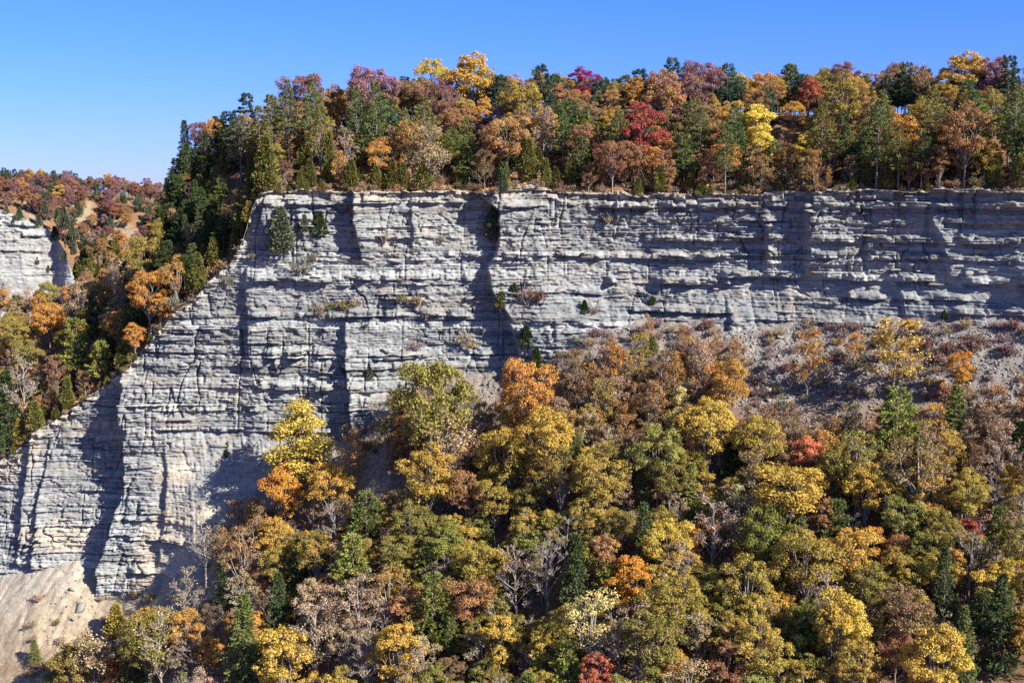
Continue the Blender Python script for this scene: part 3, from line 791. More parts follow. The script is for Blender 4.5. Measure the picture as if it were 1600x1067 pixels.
C_ = dict(gold=(.58, .37, .075), yellow=(.58, .42, .08), paleyellow=(.70, .58, .22), lemon=(.78, .60, .10), olive=(.29, .235, .06), oliveg=(.44, .315, .07), orange=(.58, .29, .07), brightorange=(.60, .30, .05),
          rust=(.40, .21, .09), brown=(.31, .20, .10), redbrown=(.33, .155, .085), red=(.42, .10, .07), redorange=(.60, .20, .10), maroon=(.25, .115, .10), crimson=(.30, .02, .085), purplebrown=(.30, .15, .16), mauve=(.38, .25, .27),
          green=(.12, .145, .035), darkgreen=(.06, .09, .025), bluegreen=(.06, .11, .06), cedar=(.18, .165, .04), lime=(.27, .28, .06), tan=(.46, .34, .20), leafgreen=(.185, .195, .04),
          pinkbrown=(.45, .30, .20), greygreen=(.13, .15, .09), palegreen=(.31, .29, .08), pinegreen=(.13, .16, .045))
SAY = dict(gold='golden', yellow='bright yellow', paleyellow='pale yellow', lemon='lemon yellow', olive='dull olive', oliveg='olive-gold', orange='orange', brightorange='vivid orange', rust='rust-coloured',
           brown='brown', redbrown='red-brown', red='dark red', redorange='salmon-red', maroon='maroon', crimson='crimson-purple', purplebrown='purple-brown', mauve='mauve-grey', green='green', darkgreen='dark green',
           bluegreen='blue-green', cedar='olive-green', lime='lime-green', tan='pale tan', leafgreen='leaf-green', pinkbrown='pinkish', greygreen='grey-green', palegreen='pale green', pinegreen='mid-green')
GREENMIX = dict(gold=.2, oliveg=.4, olive=.4, orange=.2, rust=.15, yellow=.1, leafgreen=.2, palegreen=.6, brown=.2)

PLACED = []   # every tree and shrub: dict
rng = random.Random(11)
def add(kind, x, y, z, sw, sh, col, mark=None, spread=.1, zone=''):
    c = C_[col]
    j = [math.exp(rng.gauss(0, spread)) for _ in range(3)]; b = math.exp(rng.gauss(0, spread))
    pr = PROTO[kind][rng.randrange(len(PROTO[kind]))] 
    PLACED.append(dict(kind=kind, pr=pr, loc=(x, y, z), s=(sw, sw, sh), rot=rng.uniform(0, 6.283), col=tuple(min(.85, c[i] * b * (j[i] ** .4)) for i in range(3)) + (min(1, GREENMIX.get(col, .1) * rng.uniform(.3, 1.7)),), cname=col, mark=mark, zone=zone))
    return PLACED[-1]
def solve(u, v, wpx, kind, hpx=None, zone='low'):
    """find where on the ground a tree must stand so that its crown is seen at this place of the photo"""
    pr = PROTO[kind][0]
    dx, dz = ray(u, v)
    def at(Y):
        sw = wpx * Y / F / pr['W']; sh = sw
        if hpx: sh = hpx * Y / F / (2 * (pr['H'] - pr['zc']))
        sh = min(max(sh, sw * .7), sw * 1.7)
        x = dx * Y
        g = ground(x, Y) if zone != 'far' else far_z(x, Y)
        return float(g) + pr['zc'] * sh - dz * Y, x, float(g), sw, sh
    x0 = dx * 285
    y0, y1 = {'low': (175, float(yb(x0)) + 1.5), 'up': (float(yr(dx * 288)) + .8, 345), 'far': (545, 700)}[zone]
    if zone == 'up' : y0 = min(y0, 300)
    Y = y0; best = None
    while Y < y1:
        e = at(Y)
        if zone == 'up' and Y < float(yr(e[1])) + .8: Y += .7; continue
        if best is None or abs(e[0]) < abs(best[1][0]): best = (Y, e)
        if e[0] >= 0: best = (Y, e); break
        Y += .7
    Y, e = best
    sh = e[4]
    if e[0] < 0: sh = min(sh * 1.08, (dz * Y - e[2]) / pr['zc'])
    return e[1], Y, e[2], e[3], sh
def T(u, v, w, kind, col, mark=None, h=None, zone='low', spread=.06):
    x, y, z, sw, sh = solve(u, v, w, kind, h, zone)
    q = add(kind, x, y, z - .15, sw, sh, col, mark, spread, zone); q['ex'] = proj(x, y, z + q['pr']['zc'] * sh) + (w, (q['pr']['H'] - q['pr']['zc']) * 2 * sh * F / y); return q

# --- the trees one can pick out on the valley side
LOW = [
 (466, 690, 86, 'aspen', 'yellow', 'the tall feathery yellow poplar at the foot of the pale cliff', 125), (516, 762, 68, 'oak', 'gold', 'the golden oak beside the yellow poplar'), (440, 762, 62, 'maple', 'brightorange', None),
 (552, 704, 34, 'larch', 'orange', 'the lone thin orange larch above the shaded scree', 70), (432, 836, 52, 'maple', 'gold', None), (380, 862, 66, 'thin', 'brown'), (348, 918, 24, 'hemlock', 'darkgreen'), (464, 890, 32, 'hemlock', 'green', None),
 (436, 958, 42, 'hemlock', 'darkgreen', 'the dense cone-shaped hemlock low on the slope'), (378, 1014, 58, 'hemlock', 'green', 'the broad green hemlock low beside the sand slide'), (360, 974, 28, 'maple', 'orange'), (328, 1016, 40, 'maple', 'orange'),
 (440, 1030, 84, 'maple', 'yellow', 'the big bright yellow maple low on the slope'), (488, 944, 60, 'maple', 'tan'), (560, 944, 76, 'thin', 'pinkbrown'), (552, 884, 62, 'pine', 'lime', 'the sunlit lime-green white pine'), (572, 816, 60, 'pine', 'green'),
 (580, 864, 42, 'oak', 'oliveg'), (496, 1010, 64, 'bare', 'tan'), (542, 994, 50, 'maple', 'tan'), (636, 958, 62, 'oak', 'rust', None), (620, 1012, 72, 'maple', 'gold'), (668, 748, 86, 'oak', 'gold', 'the broad golden oak below the shaded gully'),
 (676, 622, 112, 'oak', 'olive', 'the great olive-gold oak standing against the cliff', 120), (824, 602, 78, 'oak', 'orange', 'the orange oak under the shaded gully', 80), (800, 640, 46, 'maple', 'gold'), (792, 716, 88, 'oak', 'oliveg', 'the round olive-gold oak'), (850, 686, 92, 'oak', 'gold'),
 (898, 700, 34, 'pine', 'leafgreen', 'the bright green pine among golden oaks', 64), (742, 728, 26, 'pine', 'leafgreen'), (728, 768, 64, 'oak', 'rust'), (772, 784, 64, 'oak', 'oliveg'), (644, 824, 64, 'oak', 'olive'), (758, 832, 28, 'hemlock', 'leafgreen', None, 70), (828, 784, 48, 'oak', 'olive'),
 (876, 744, 64, 'thin', 'olive'), (936, 748, 82, 'oak', 'oliveg'), (916, 800, 62, 'oak', 'oliveg'), (972, 820, 54, 'oak', 'olive'), (884, 846, 44, 'bare', 'tan', 'the white-stemmed bare tree', 80), (752, 882, 80, 'oak', 'oliveg'), (832, 852, 54, 'oak', 'palegreen'),
 (808, 922, 62, 'bare', 'pinkbrown'), (856, 902, 62, 'bare', 'tan'), (900, 908, 48, 'hemlock', 'darkgreen', 'the dark hemlock under the vivid orange maple'), (924, 974, 84, 'thin', 'paleyellow', 'the pale fading tree with a bare crown'), (990, 900, 66, 'maple', 'brightorange', 'the vivid orange maple', 76),
 (732, 928, 78, 'oak', 'rust'), (676, 950, 62, 'pine', 'leafgreen', 'the tall layered white pine', 130), (704, 1002, 32, 'hemlock', 'green'), (780, 998, 62, 'maple', 'yellow', 'the yellow maple low in the valley', 90), (848, 1016, 52, 'maple', 'yellow'), (888, 1044, 52, 'pine', 'lime'),
 (936, 1050, 50, 'maple', 'redorange'), (708, 1050, 46, 'oak', 'brown'), (1028, 704, 78, 'oak', 'palegreen', 'the round pale green oak'), (1106, 672, 82, 'oak', 'yellow', 'the bright yellow oak near the top of the slope'), (1064, 634, 28, 'aspen', 'paleyellow'), (1142, 722, 44, 'cedar', 'darkgreen', 'the dark green egg-shaped cedar', 60),
 (1188, 684, 78, 'oak', 'oliveg'), (1264, 710, 62, 'maple', 'redorange', 'the salmon-red domed maple', 46), (1082, 765, 28, 'hemlock', 'lime', 'the lime-green hemlock'), (1232, 758, 122, 'oak', 'gold', 'the widest golden oak', 70), (1040, 842, 78, 'oak', 'yellow', None), (1010, 848, 42, 'hemlock', 'darkgreen', 'the dark hemlock beside the yellow oak'),
 (1112, 836, 64, 'bare', 'pinkbrown', 'the tall pinkish bare tree', 110), (1196, 835, 92, 'oak', 'leafgreen', 'the leaf-green spreading oak'), (1162, 864, 30, 'maple', 'orange'), (1168, 916, 84, 'oak', 'oliveg', 'the domed olive-gold oak'), (1260, 876, 94, 'oak', 'oliveg'), (1052, 944, 92, 'oak', 'oliveg'), (1020, 994, 94, 'oak', 'olive'),
 (1072, 900, 54, 'bare', 'pinkbrown'), (1252, 972, 64, 'oak', 'leafgreen'), (1188, 1022, 84, 'oak', 'oliveg'), (1136, 1040, 64, 'maple', 'redbrown', 'the red-brown maple low in the valley'), (1004, 756, 26, 'hemlock', 'green'), 
 (1402, 655, 74, 'pine', 'lime', 'the broad bright green pine high on the slope', 110), (1490, 642, 40, 'hemlock', 'leafgreen', 'the narrow bright green conifer', 88), (1502, 571, 38, 'maple', 'brightorange', 'the small egg-shaped orange maple on the scree', 52), (1395, 558, 70, 'sparse', 'gold', 'the feathery golden tree on the scree', 76), (1262, 566, 42, 'sparse', 'orange'),
 (1140, 596, 66, 'oak', 'orange', 'the orange oak at the top of the scree', 62), (1354, 760, 62, 'maple', 'gold'), (1592, 704, 44, 'cedar', 'darkgreen'), (1340, 716, 78, 'thin', 'palegreen'), (1436, 728, 92, 'thin', 'brown'), (1456, 780, 54, 'maple', 'gold'), (1412, 802, 68, 'oak', 'palegreen'), (1516, 772, 64, 'oak', 'oliveg'),
 (1512, 834, 48, 'maple', 'red', 'the small dark red maple', 38), (1476, 916, 38, 'hemlock', 'darkgreen', 'the tall dark hemlock', 140), (1308, 816, 42, 'pine', 'green'), (1336, 864, 78, 'oak', 'gold'), (1516, 882, 54, 'bare', 'pinkbrown'), (1308, 972, 72, 'maple', 'yellow', 'the tall yellow-orange maple', 120), (1244, 1000, 60, 'oak', 'green'),
 (1416, 956, 88, 'oak', 'brown', 'the wide brown oak'), (1360, 914, 74, 'oak', 'olive'), (1424, 890, 62, 'oak', 'oliveg'), (1536, 954, 46, 'pine', 'darkgreen'), (1568, 974, 52, 'hemlock', 'darkgreen', 'the bushy dark hemlock near the valley bottom'), (1508, 1010, 42, 'hemlock', 'green'), (1460, 1030, 88, 'maple', 'yellow', 'the sprawling yellow maple'),
 (1400, 1020, 54, 'oak', 'redbrown'), (1590, 896, 54, 'maple', 'yellow'), (1578, 750, 38, 'maple', 'gold'), (1310, 1042, 30, 'maple', 'orange'), (1560, 826, 44, 'pine', 'leafgreen'), (182, 972, 46, 'roundcedar', 'oliveg', None, 55), (232, 1004, 84, 'oak', 'olive', 'the olive oak at the foot of the sand slide'), (118, 1040, 74, 'oak', 'olive'),
 (150, 1064, 62, 'sparse', 'tan'), (252, 1024, 62, 'bare', 'tan'), (292, 940, 44, 'bare', 'tan'), (55, 1018, 19, 'hemlock', 'green', 'the little spruce alone on the sand slide', 30), (320, 870, 50, 'bare', 'tan'), (84, 1066, 40, 'oak', 'leafgreen'),
 (838, 566, 22, 'cedar', 'darkgreen', 'the small dark cedar in the shaded gully', 44), (787, 573, 20, 'cedar', 'greygreen', None, 26), (815, 575, 22, 'roundcedar', 'greygreen'), (1020, 545, 22, 'roundcedar', 'palegreen'), (1016, 520, 14, 'larch', 'orange', None, 50), (1065, 522, 12, 'larch', 'orange', None, 26),
 (1336, 545, 24, 'sparse', 'orange', None, 46), (700, 700, 60, 'sparse', 'pinkbrown'), (640, 690, 44, 'oak', 'rust'), (574, 1046, 50, 'bare', 'tan'), (1092, 992, 60, 'thin', 'tan'), (968, 1020, 56, 'bare', 'tan'),
]
for r_ in LOW: T(r_[0], r_[1], r_[2], r_[3], r_[4], r_[5] if len(r_) > 5 else None, r_[6] if len(r_) > 6 else None)
# --- on the bank above the cliff and on the spur
UP = [
 (912, 126, 54, 'oak', 'crimson', 'the crimson-purple tree on the skyline', 30), (1005, 196, 62, 'maple', 'red', 'the dark red maple above the cliff', 80), (816, 161, 56, 'oak', 'oliveg', None), (790, 208, 66, 'oak', 'rust'), (825, 251, 36, 'cedar', 'cedar', 'the fat columnar cedar on the rim', 66), (786, 266, 24, 'cedar', 'pinegreen'), (933, 221, 26, 'hemlock', 'lime', None, 50),
 (849, 140, 44, 'pine', 'bluegreen'), (912, 217, 50, 'oak', 'redbrown'), (957, 244, 52, 'oak', 'redbrown'), (1050, 107, 38, 'pine', 'bluegreen'), (1137, 112, 34, 'pine', 'bluegreen', 'the blue-green pine on the skyline'), (1156, 98, 26, 'pine', 'bluegreen'), (1092, 128, 60, 'oak', 'purplebrown'), (1035, 140, 66, 'oak', 'rust'),
 (1183, 190, 52, 'maple', 'lemon', 'the lemon yellow maple above the cliff', 60), (1188, 228, 36, 'maple', 'lemon'), (1240, 176, 32, 'oak', 'gold'), (1258, 227, 30, 'maple', 'lemon', 'the small lemon yellow tree above the cliff', 40), (1256, 262, 26, 'maple', 'paleyellow'), (1032, 288, 30, 'roundcedar', 'cedar'), (1095, 203, 36, 'tallpine', 'pinegreen'), (1134, 239, 36, 'tallpine', 'pinegreen'),
 (855, 206, 30, 'larch', 'pinkbrown'), (1318, 155, 62, 'oak', 'oliveg', 'the large olive-gold oak on the bank'), (1504, 110, 62, 'maple', 'gold', 'the tall golden tree on the skyline', 44), (1549, 110, 46, 'oak', 'purplebrown'), (1576, 122, 42, 'pine', 'bluegreen'), (1510, 206, 72, 'oak', 'rust', 'the rust oak above the long cliff', 56), (1408, 206, 62, 'oak', 'orange'), (1372, 216, 46, 'tallpine', 'pinegreen'),
 (1405, 240, 34, 'tallpine', 'cedar'), (1441, 246, 30, 'tallpine', 'pinegreen'), (1387, 291, 24, 'cedar', 'cedar', 'the lone olive-green cedar on the long rim', 34), (1318, 119, 48, 'oak', 'maroon'), (1264, 148, 38, 'maple', 'red'), (1252, 113, 28, 'pine', 'bluegreen'), (1387, 108, 26, 'pine', 'bluegreen'), (1415, 112, 26, 'pine', 'bluegreen'), (1294, 290, 12, 'larch', 'orange'), (1317, 293, 16, 'shrub', 'tan'),
 (1332, 296, 16, 'roundcedar', 'cedar'), (1450, 278, 30, 'oak', 'redbrown'), (1420, 282, 24, 'maple', 'rust'), (1468, 272, 34, 'maple', 'rust'),
 (309, 170, 32, 'oak', 'maroon', 'the maroon tree topping the dark spur'), (333, 166, 26, 'oak', 'orange'), (386, 143, 34, 'pine', 'darkgreen'), (423, 137, 30, 'pine', 'bluegreen'), (514, 114, 30, 'pine', 'bluegreen', 'the crooked blue-green pine on the skyline', 40), (632, 112, 32, 'pine', 'bluegreen'), (470, 141, 62, 'oak', 'maroon', 'the broad maroon oak above the spur'), (579, 140, 68, 'oak', 'purplebrown', 'the broad purple-brown oak'),
 (681, 156, 52, 'oak', 'maroon'), (675, 116, 52, 'oak', 'yellow'), (734, 118, 64, 'maple', 'gold', 'the tall golden-orange oak on the skyline', 70), (758, 125, 30, 'bare', 'pinkbrown'), (634, 148, 42, 'oak', 'brown'), (521, 164, 38, 'maple', 'orange', None, 60), (592, 242, 36, 'maple', 'orange'), (415, 258, 46, 'cedar', 'cedar', 'the biggest olive-green cedar at the spur head', 84), (396, 268, 26, 'cedar', 'cedar'), (474, 233, 24, 'cedar', 'cedar', None, 60),
 (514, 250, 28, 'cedar', 'cedar', None, 80), (549, 281, 26, 'cedar', 'cedar'), (588, 278, 26, 'roundcedar', 'cedar'), (659, 281, 36, 'roundcedar', 'cedar'), (630, 284, 22, 'cedar', 'cedar'), (588, 172, 36, 'tallpine', 'pinegreen', 'the tallest pine of the bank', 90), (557, 180, 36, 'tallpine', 'pinegreen', None, 90), (450, 172, 34, 'tallpine', 'greygreen', None, 90), (486, 170, 34, 'tallpine', 'pinegreen', None, 90), (500, 195, 30, 'tallpine', 'cedar', None, 90), (663, 188, 42, 'tallpine', 'cedar', None, 80),
 (425, 190, 36, 'tallpine', 'cedar', None, 80), (405, 205, 40, 'tallpine', 'cedar', None, 80), (375, 215, 40, 'tallpine', 'greygreen', None, 70), (728, 207, 32, 'pine', 'lime', 'the lime-green pine beside the ravine', 56), (573, 226, 32, 'pine', 'pinegreen'), (671, 250, 40, 'sparse', 'tan', 'the feathery tan sapling on the bare notch'), (443, 262, 20, 'maple', 'maroon'), (352, 250, 24, 'cedar', 'cedar'), (385, 215, 30, 'sparse', 'tan'), (540, 225, 40, 'thin', 'pinkbrown'), (614, 225, 40, 'thin', 'rust'), (645, 235, 36, 'sparse', 'orange'),
 (225, 400, 58, 'oak', 'oliveg', 'the olive-gold oak on the spur crest'), (188, 440, 54, 'thin', 'pinkbrown'), (233, 455, 60, 'oak', 'orange', 'the orange oak on the spur'), (297, 371, 18, 'larch', 'tan', 'the lone pale larch on the spur', 40), (309, 428, 32, 'cedar', 'cedar', None), (335, 395, 30, 'cedar', 'cedar', 'the olive-green cedar on the spur edge', 44), (318, 402, 18, 'cedar', 'oliveg'), (368, 375, 26, 'roundcedar', 'cedar'), (389, 340, 22, 'cedar', 'oliveg', 'the gold-tinged cedar at the top of the spur', 34),
 (247, 366, 22, 'aspen', 'oliveg'), (300, 447, 26, 'roundcedar', 'cedar'), (275, 430, 40, 'thin', 'orange'), (76, 494, 52, 'oak', 'orange'), (117, 540, 52, 'pine', 'leafgreen', 'the green pine on the spur'), (156, 558, 34, 'pine', 'lime', 'the lime-green pine near the spur edge', 56), (191, 556, 26, 'cedar', 'cedar'), (182, 505, 44, 'oak', 'orange'), (38, 622, 56, 'bare', 'tan', 'the white bare tree on the spur'), (106, 620, 26, 'cedar', 'cedar'),
 (56, 670, 34, 'roundcedar', 'cedar'), (32, 690, 32, 'roundcedar', 'oliveg'), (12, 640, 40, 'hemlock', 'darkgreen'), (150, 495, 30, 'pine', 'darkgreen'), (124, 470, 40, 'thin', 'tan'), (40, 560, 50, 'oak', 'olive'), (30, 520, 50, 'oak', 'oliveg'), (90, 590, 30, 'sparse', 'redbrown'), (210, 520, 30, 'maple', 'orange'), (250, 490, 30, 'maple', 'orange'),
]
for r_ in UP: T(r_[0], r_[1], r_[2], r_[3], r_[4], r_[5] if len(r_) > 5 else None, r_[6] if len(r_) > 6 else None, zone='up')

# --- the rest of the woods, scattered with a minimum spacing on the real ground
def scatter(n, gen, pick, rmin, zone, tries=12000, exist=True):
    pts = [(q['loc'][0], q['loc'][1], q['s'][0] * q['pr']['W'] / 2) for q in PLACED if q['zone'] == zone] if exist else []
    k = 0
    for _ in range(tries):
        if k >= n: break
        x, y = gen()
        g = float(ground(x, y) if zone != 'far' else far_z(x, y))
        u, v = proj(x, y, g)
        if not (-90 < u < 1690 and v < 1240): continue
        ch = pick(x, y, u, v)
        if ch is None: continue
        kind, col, wm = ch
        r = wm / 2
        if any((x - a) ** 2 + (y - b) ** 2 < ((r + c) * rmin) ** 2 for a, b, c in pts): continue
        s = wm / PROTO[kind][0]['W']
        if exist and kind not in ('brush', 'shrub'):      # keep the well-known trees in open view
            uc, vc = proj(x, y, g + PROTO[kind][0]['zc'] * s); wp = wm * F / y; hp = 2 * (PROTO[kind][0]['H'] - PROTO[kind][0]['zc']) * s * F / y
            if any(y < q['loc'][1] and abs(uc - q['ex'][0]) < (wp + q['ex'][2]) * .5 * .62 and abs(vc - q['ex'][1]) < (hp + q['ex'][3]) * .5 * .62 for q in PLACED if 'ex' in q and q['zone'] == zone): continue
        pts.append((x, y, r)); k += 1
        add(kind, x, y, g - .15, s, s * rng.uniform(.78, 1.08), col, None, .12, zone)
    return k
def wpick(opts):
    t = sum(o[0] for o in opts); r = rng.random() * t
    for o in opts:
        r -= o[0]
        if r <= 0: return o
    return opts[-1]
def pick_low(x, y, u, v):
    d = float(yb(x)) - y
    # bare sand, grey debris and open scree stay free
    lim = float(np.interp(u, [0, 100, 200, 300, 340, 400, 470, 560, 620, 720, 860, 1600], [1130, 1105, 1050, 1020, 975, 900, 900, 860, 830, 790, 765, 785]))
    if v < lim - 10: return None
    if v < lim + 45: o = wpick([(4, 'oak', 'oliveg'), (2, 'thin', 'brown'), (2, 'sparse', 'brown'), (1, 'maple', 'gold'), (1, 'oak', 'olive'), (1, 'bare', 'pinkbrown'), (1, 'maple', 'orange')])
    elif u < 620: o = wpick([(3, 'thin', 'tan'), (3, 'bare', 'pinkbrown'), (2, 'oak', 'oliveg'), (2, 'maple', 'gold'), (1, 'hemlock', 'green'), (1.5, 'thin', 'brown'), (1, 'sparse', 'pinkbrown')])
    else: o = wpick([(7, 'oak', 'oliveg'), (4, 'oak', 'olive'), (2, 'oak', 'palegreen'), (2, 'bare', 'pinkbrown'), (2.5, 'thin', 'tan'), (1.5, 'thin', 'brown'), (2, 'maple', 'gold'), (.8, 'hemlock', 'green'), (.5, 'pine', 'leafgreen'), (.7, 'oak', 'rust'), (.3, 'maple', 'orange')])
    if o[1] == 'oak' and rng.random() < .58: o = (0, 'hickory', o[2])
    w = {'hickory': rng.uniform(4.6, 6.8), 'oak': rng.uniform(5.2, 8.4), 'maple': rng.uniform(4.5, 6.5), 'thin': rng.uniform(5.5, 8.5), 'bare': rng.uniform(5, 8), 'hemlock': rng.uniform(3.5, 5.5), 'pine': rng.uniform(4.5, 6.5), 'sparse': rng.uniform(3, 5)}[o[1]]
    return o[1], o[2], w
n1 = scatter(330, lambda: (rng.uniform(-95, 105), rng.uniform(188, 284)), pick_low, .42, 'low', 20000)
# thicket of half-bare saplings on the scree
def pick_thicket(x, y, u, v):
    a = 860 < u < 1150 and 606 - (u - 860) * .1 < v < 770
    b = 1150 <= u < 1640 and v > 690 - 30 * (u > 1420) and v < 790
    c = 600 < u < 790 and 660 < v < 770
    e = 345 < u < 430 and 830 < v < 960
    if not (a or b or c or e): return None
    if c and rng.random() < .4: return None
    o = wpick([(5, 'sparse', 'rust'), (4, 'sparse', 'brown'), (2, 'sparse', 'orange'), (3, 'sparse', 'pinkbrown'), (1, 'larch', 'orange'), (1, 'sparse', 'oliveg')])
    return o[1], o[2], rng.uniform(2.6, 4.6) if o[1] == 'sparse' else 2.4
n2 = scatter(190, lambda: (rng.uniform(-80, 106), rng.uniform(205, 284)), pick_thicket, .42, 'low')
def pick_up(x, y, u, v):
    d = y - float(yr(x))
    if d < .8: return None
    if u > 395 and abs(x - ux(688)) < 2.6 and d < 13: return None
    dark = x < -58 and x > -100
    if x < -66:   # spur and its shaded crest
        if d < 7: o = wpick([(3, 'cedar', 'cedar'), (1, 'roundcedar', 'cedar'), (1, 'sparse', 'rust'), (1, 'maple', 'orange')])
        elif x > -96: o = wpick([(6, 'pine', 'darkgreen'), (2, 'hemlock', 'darkgreen'), (1, 'oak', 'rust'), (1, 'oak', 'brown'), (2, 'pine', 'green')])
        else: o = wpick([(4, 'oak', 'orange'), (3, 'oak', 'oliveg'), (3, 'thin', 'tan'), (2, 'thin', 'pinkbrown'), (2, 'maple', 'gold'), (1.6, 'pine', 'darkgreen'), (1, 'hemlock', 'green'), (1, 'oak', 'olive')])
    elif d < 4.5:
        o = wpick([(4, 'cedar', 'cedar'), (2, 'roundcedar', 'cedar'), (3, 'sparse', 'rust'), (2, 'sparse', 'brown'), (1, 'maple', 'rust'), (1.2, 'sparse', 'orange')])
    elif d < 20:
        rt = x > 55
        o = wpick([(4, 'tallpine', 'pinegreen'), (2, 'tallpine', 'cedar'), (4, 'pine', 'pinegreen'), (2, 'cedar', 'cedar'), (2, 'thin', 'rust'), (3, 'sparse', 'rust'), (1.5, 'oak', 'redbrown'), (1.2, 'oak', 'orange'), (1 + 2 * rt, 'oak', 'oliveg'), (1, 'cedar', 'cedar'), (1, 'pine', 'leafgreen'), (1, 'thin', 'pinkbrown')])
    else:
        rt = x > 60
        o = wpick([(2 + 4 * rt, 'oak', 'oliveg'), (2.5 + 2 * rt, 'oak', 'gold'), (1.3 - rt, 'oak', 'maroon'), (2.6, 'oak', 'rust'), (1.6, 'oak', 'redbrown'), (2, 'oak', 'brown'), (1.2, 'oak', 'purplebrown'), (3.2 - rt, 'pine', 'bluegreen'), (2, 'oak', 'olive'), (1.5, 'oak', 'orange'), (1, 'pine', 'pinegreen'), (.6, 'thin', 'mauve')])
    if o[1] == 'oak' and rng.random() < .5: o = (0, 'hickory', o[2])
    w = {'hickory': rng.uniform(4.6, 6.6), 'oak': rng.uniform(5, 8), 'maple': rng.uniform(3.6, 5.4), 'thin': rng.uniform(5, 7), 'hemlock': rng.uniform(3.5, 5), 'pine': rng.uniform(5, 7), 'tallpine': rng.uniform(4.6, 6.6), 'cedar': rng.uniform(2.4, 4), 'roundcedar': rng.uniform(2, 3.4), 'sparse': rng.uniform(2.6, 4.4)}[o[1]]
    if x < -66: w *= .74
    return o[1], o[2], w
def gen_up():
    x = rng.uniform(-150, 118); d = rng.uniform(.8, 82) if rng.random() < .72 else rng.uniform(.8, 16)
    return x, float(yr(x)) + d
n3 = scatter(780, gen_up, pick_up, .39, 'up', 30000)
def pick_far(x, y, u, v):
    if u < 92 and y < 604: return None
    if y > 606 or u < 118: o = wpick([(4, 'oak', 'maroon'), (3, 'oak', 'redbrown'), (3, 'pine', 'bluegreen'), (.7, 'oak', 'orange'), (3, 'oak', 'purplebrown'), (2, 'oak', 'rust'), (.3, 'maple', 'gold')])
    else: o = wpick([(4, 'oak', 'rust'), (3, 'thin', 'pinkbrown'), (2, 'oak', 'orange'), (3, 'cedar', 'cedar'), (1, 'pine', 'darkgreen')])
    if o[1] == 'oak' and rng.random() < .5: o = (0, 'hickory', o[2])
    w = {'hickory': rng.uniform(4.2, 5.8), 'oak': rng.uniform(4.4, 6.2), 'thin': rng.uniform(4.5, 6), 'pine': rng.uniform(4, 5.2), 'cedar': rng.uniform(3.5, 5), 'maple': 6}[o[1]]
    return o[1], o[2], w
def pick_dark(x, y, u, v):
    if u > 385: return None
    if y - float(yr(x)) < 6: return None
    o = wpick([(5, 'pine', 'darkgreen'), (3, 'pine', 'green'), (2, 'hemlock', 'darkgreen'), (.6, 'thin', 'brown')])
    return o[1], o[2], rng.uniform(3.2, 4.4)
n8 = scatter(60, lambda: (rng.uniform(-104, -64), rng.uniform(285, 345)), pick_dark, .36, 'up')
def pick_under(x, y, u, v):
    o = wpick([(3, 'maple', 'gold'), (2, 'maple', 'rust'), (2, 'pine', 'bluegreen'), (2, 'sparse', 'rust'), (1, 'maple', 'orange'), (2, 'cedar', 'cedar')])
    return o[1], o[2], rng.uniform(3.2, 4.8)
def gen_under():
    x = rng.uniform(-60, 125); return x, float(yr(x)) + rng.uniform(40, 74)
n9 = scatter(210, gen_under, pick_under, .3, 'up')
def pick_edge(x, y, u, v):
    o = wpick([(2, 'roundcedar', 'cedar'), (2, 'brush', 'rust'), (2, 'shrub', 'brown'), (1, 'brush', 'greygreen'), (1, 'shrub', 'cedar')])
    return o[1], o[2], rng.uniform(1.2, 2.4)
def gen_edge():
    x = rng.uniform(-122, -62) if rng.random() < .5 else rng.uniform(-62, 108); return x, float(yr(x)) + rng.uniform(-.3, 1.8)
n10 = scatter(110, gen_edge, pick_edge, .3, 'up', 3000, False)
n4 = scatter(430, lambda: (rng.uniform(-275, -150), rng.uniform(535, 668)), pick_far, .46, 'far', 14000)
# junipers hanging over the far cliff
for u, v, w in ((30, 342, 16), (60, 350, 14), (85, 372, 16), (95, 350, 18), (70, 330, 14), (112, 385, 16), (10, 335, 12), (100, 405, 12), (58, 412, 9), (45, 395, 8), (75, 425, 9), (20, 350, 8), (104, 352, 14), (112, 366, 16), (100, 338, 13), (118, 372, 14), (106, 380, 12), (114, 395, 13), (88, 340, 12)):
    Y = 590.
    for _ in range(6):
        dx, dz = ray(u, v); Y = float(far_cliff_y(np.array(dx * Y), np.array(dz * Y))[0])
    s = w * Y / F / PROTO['roundcedar'][0]['W']
    add('roundcedar', dx * Y, Y + .6, dz * Y - 1.2 * s, s, s, 'greygreen', None, .1, 'farcliff')
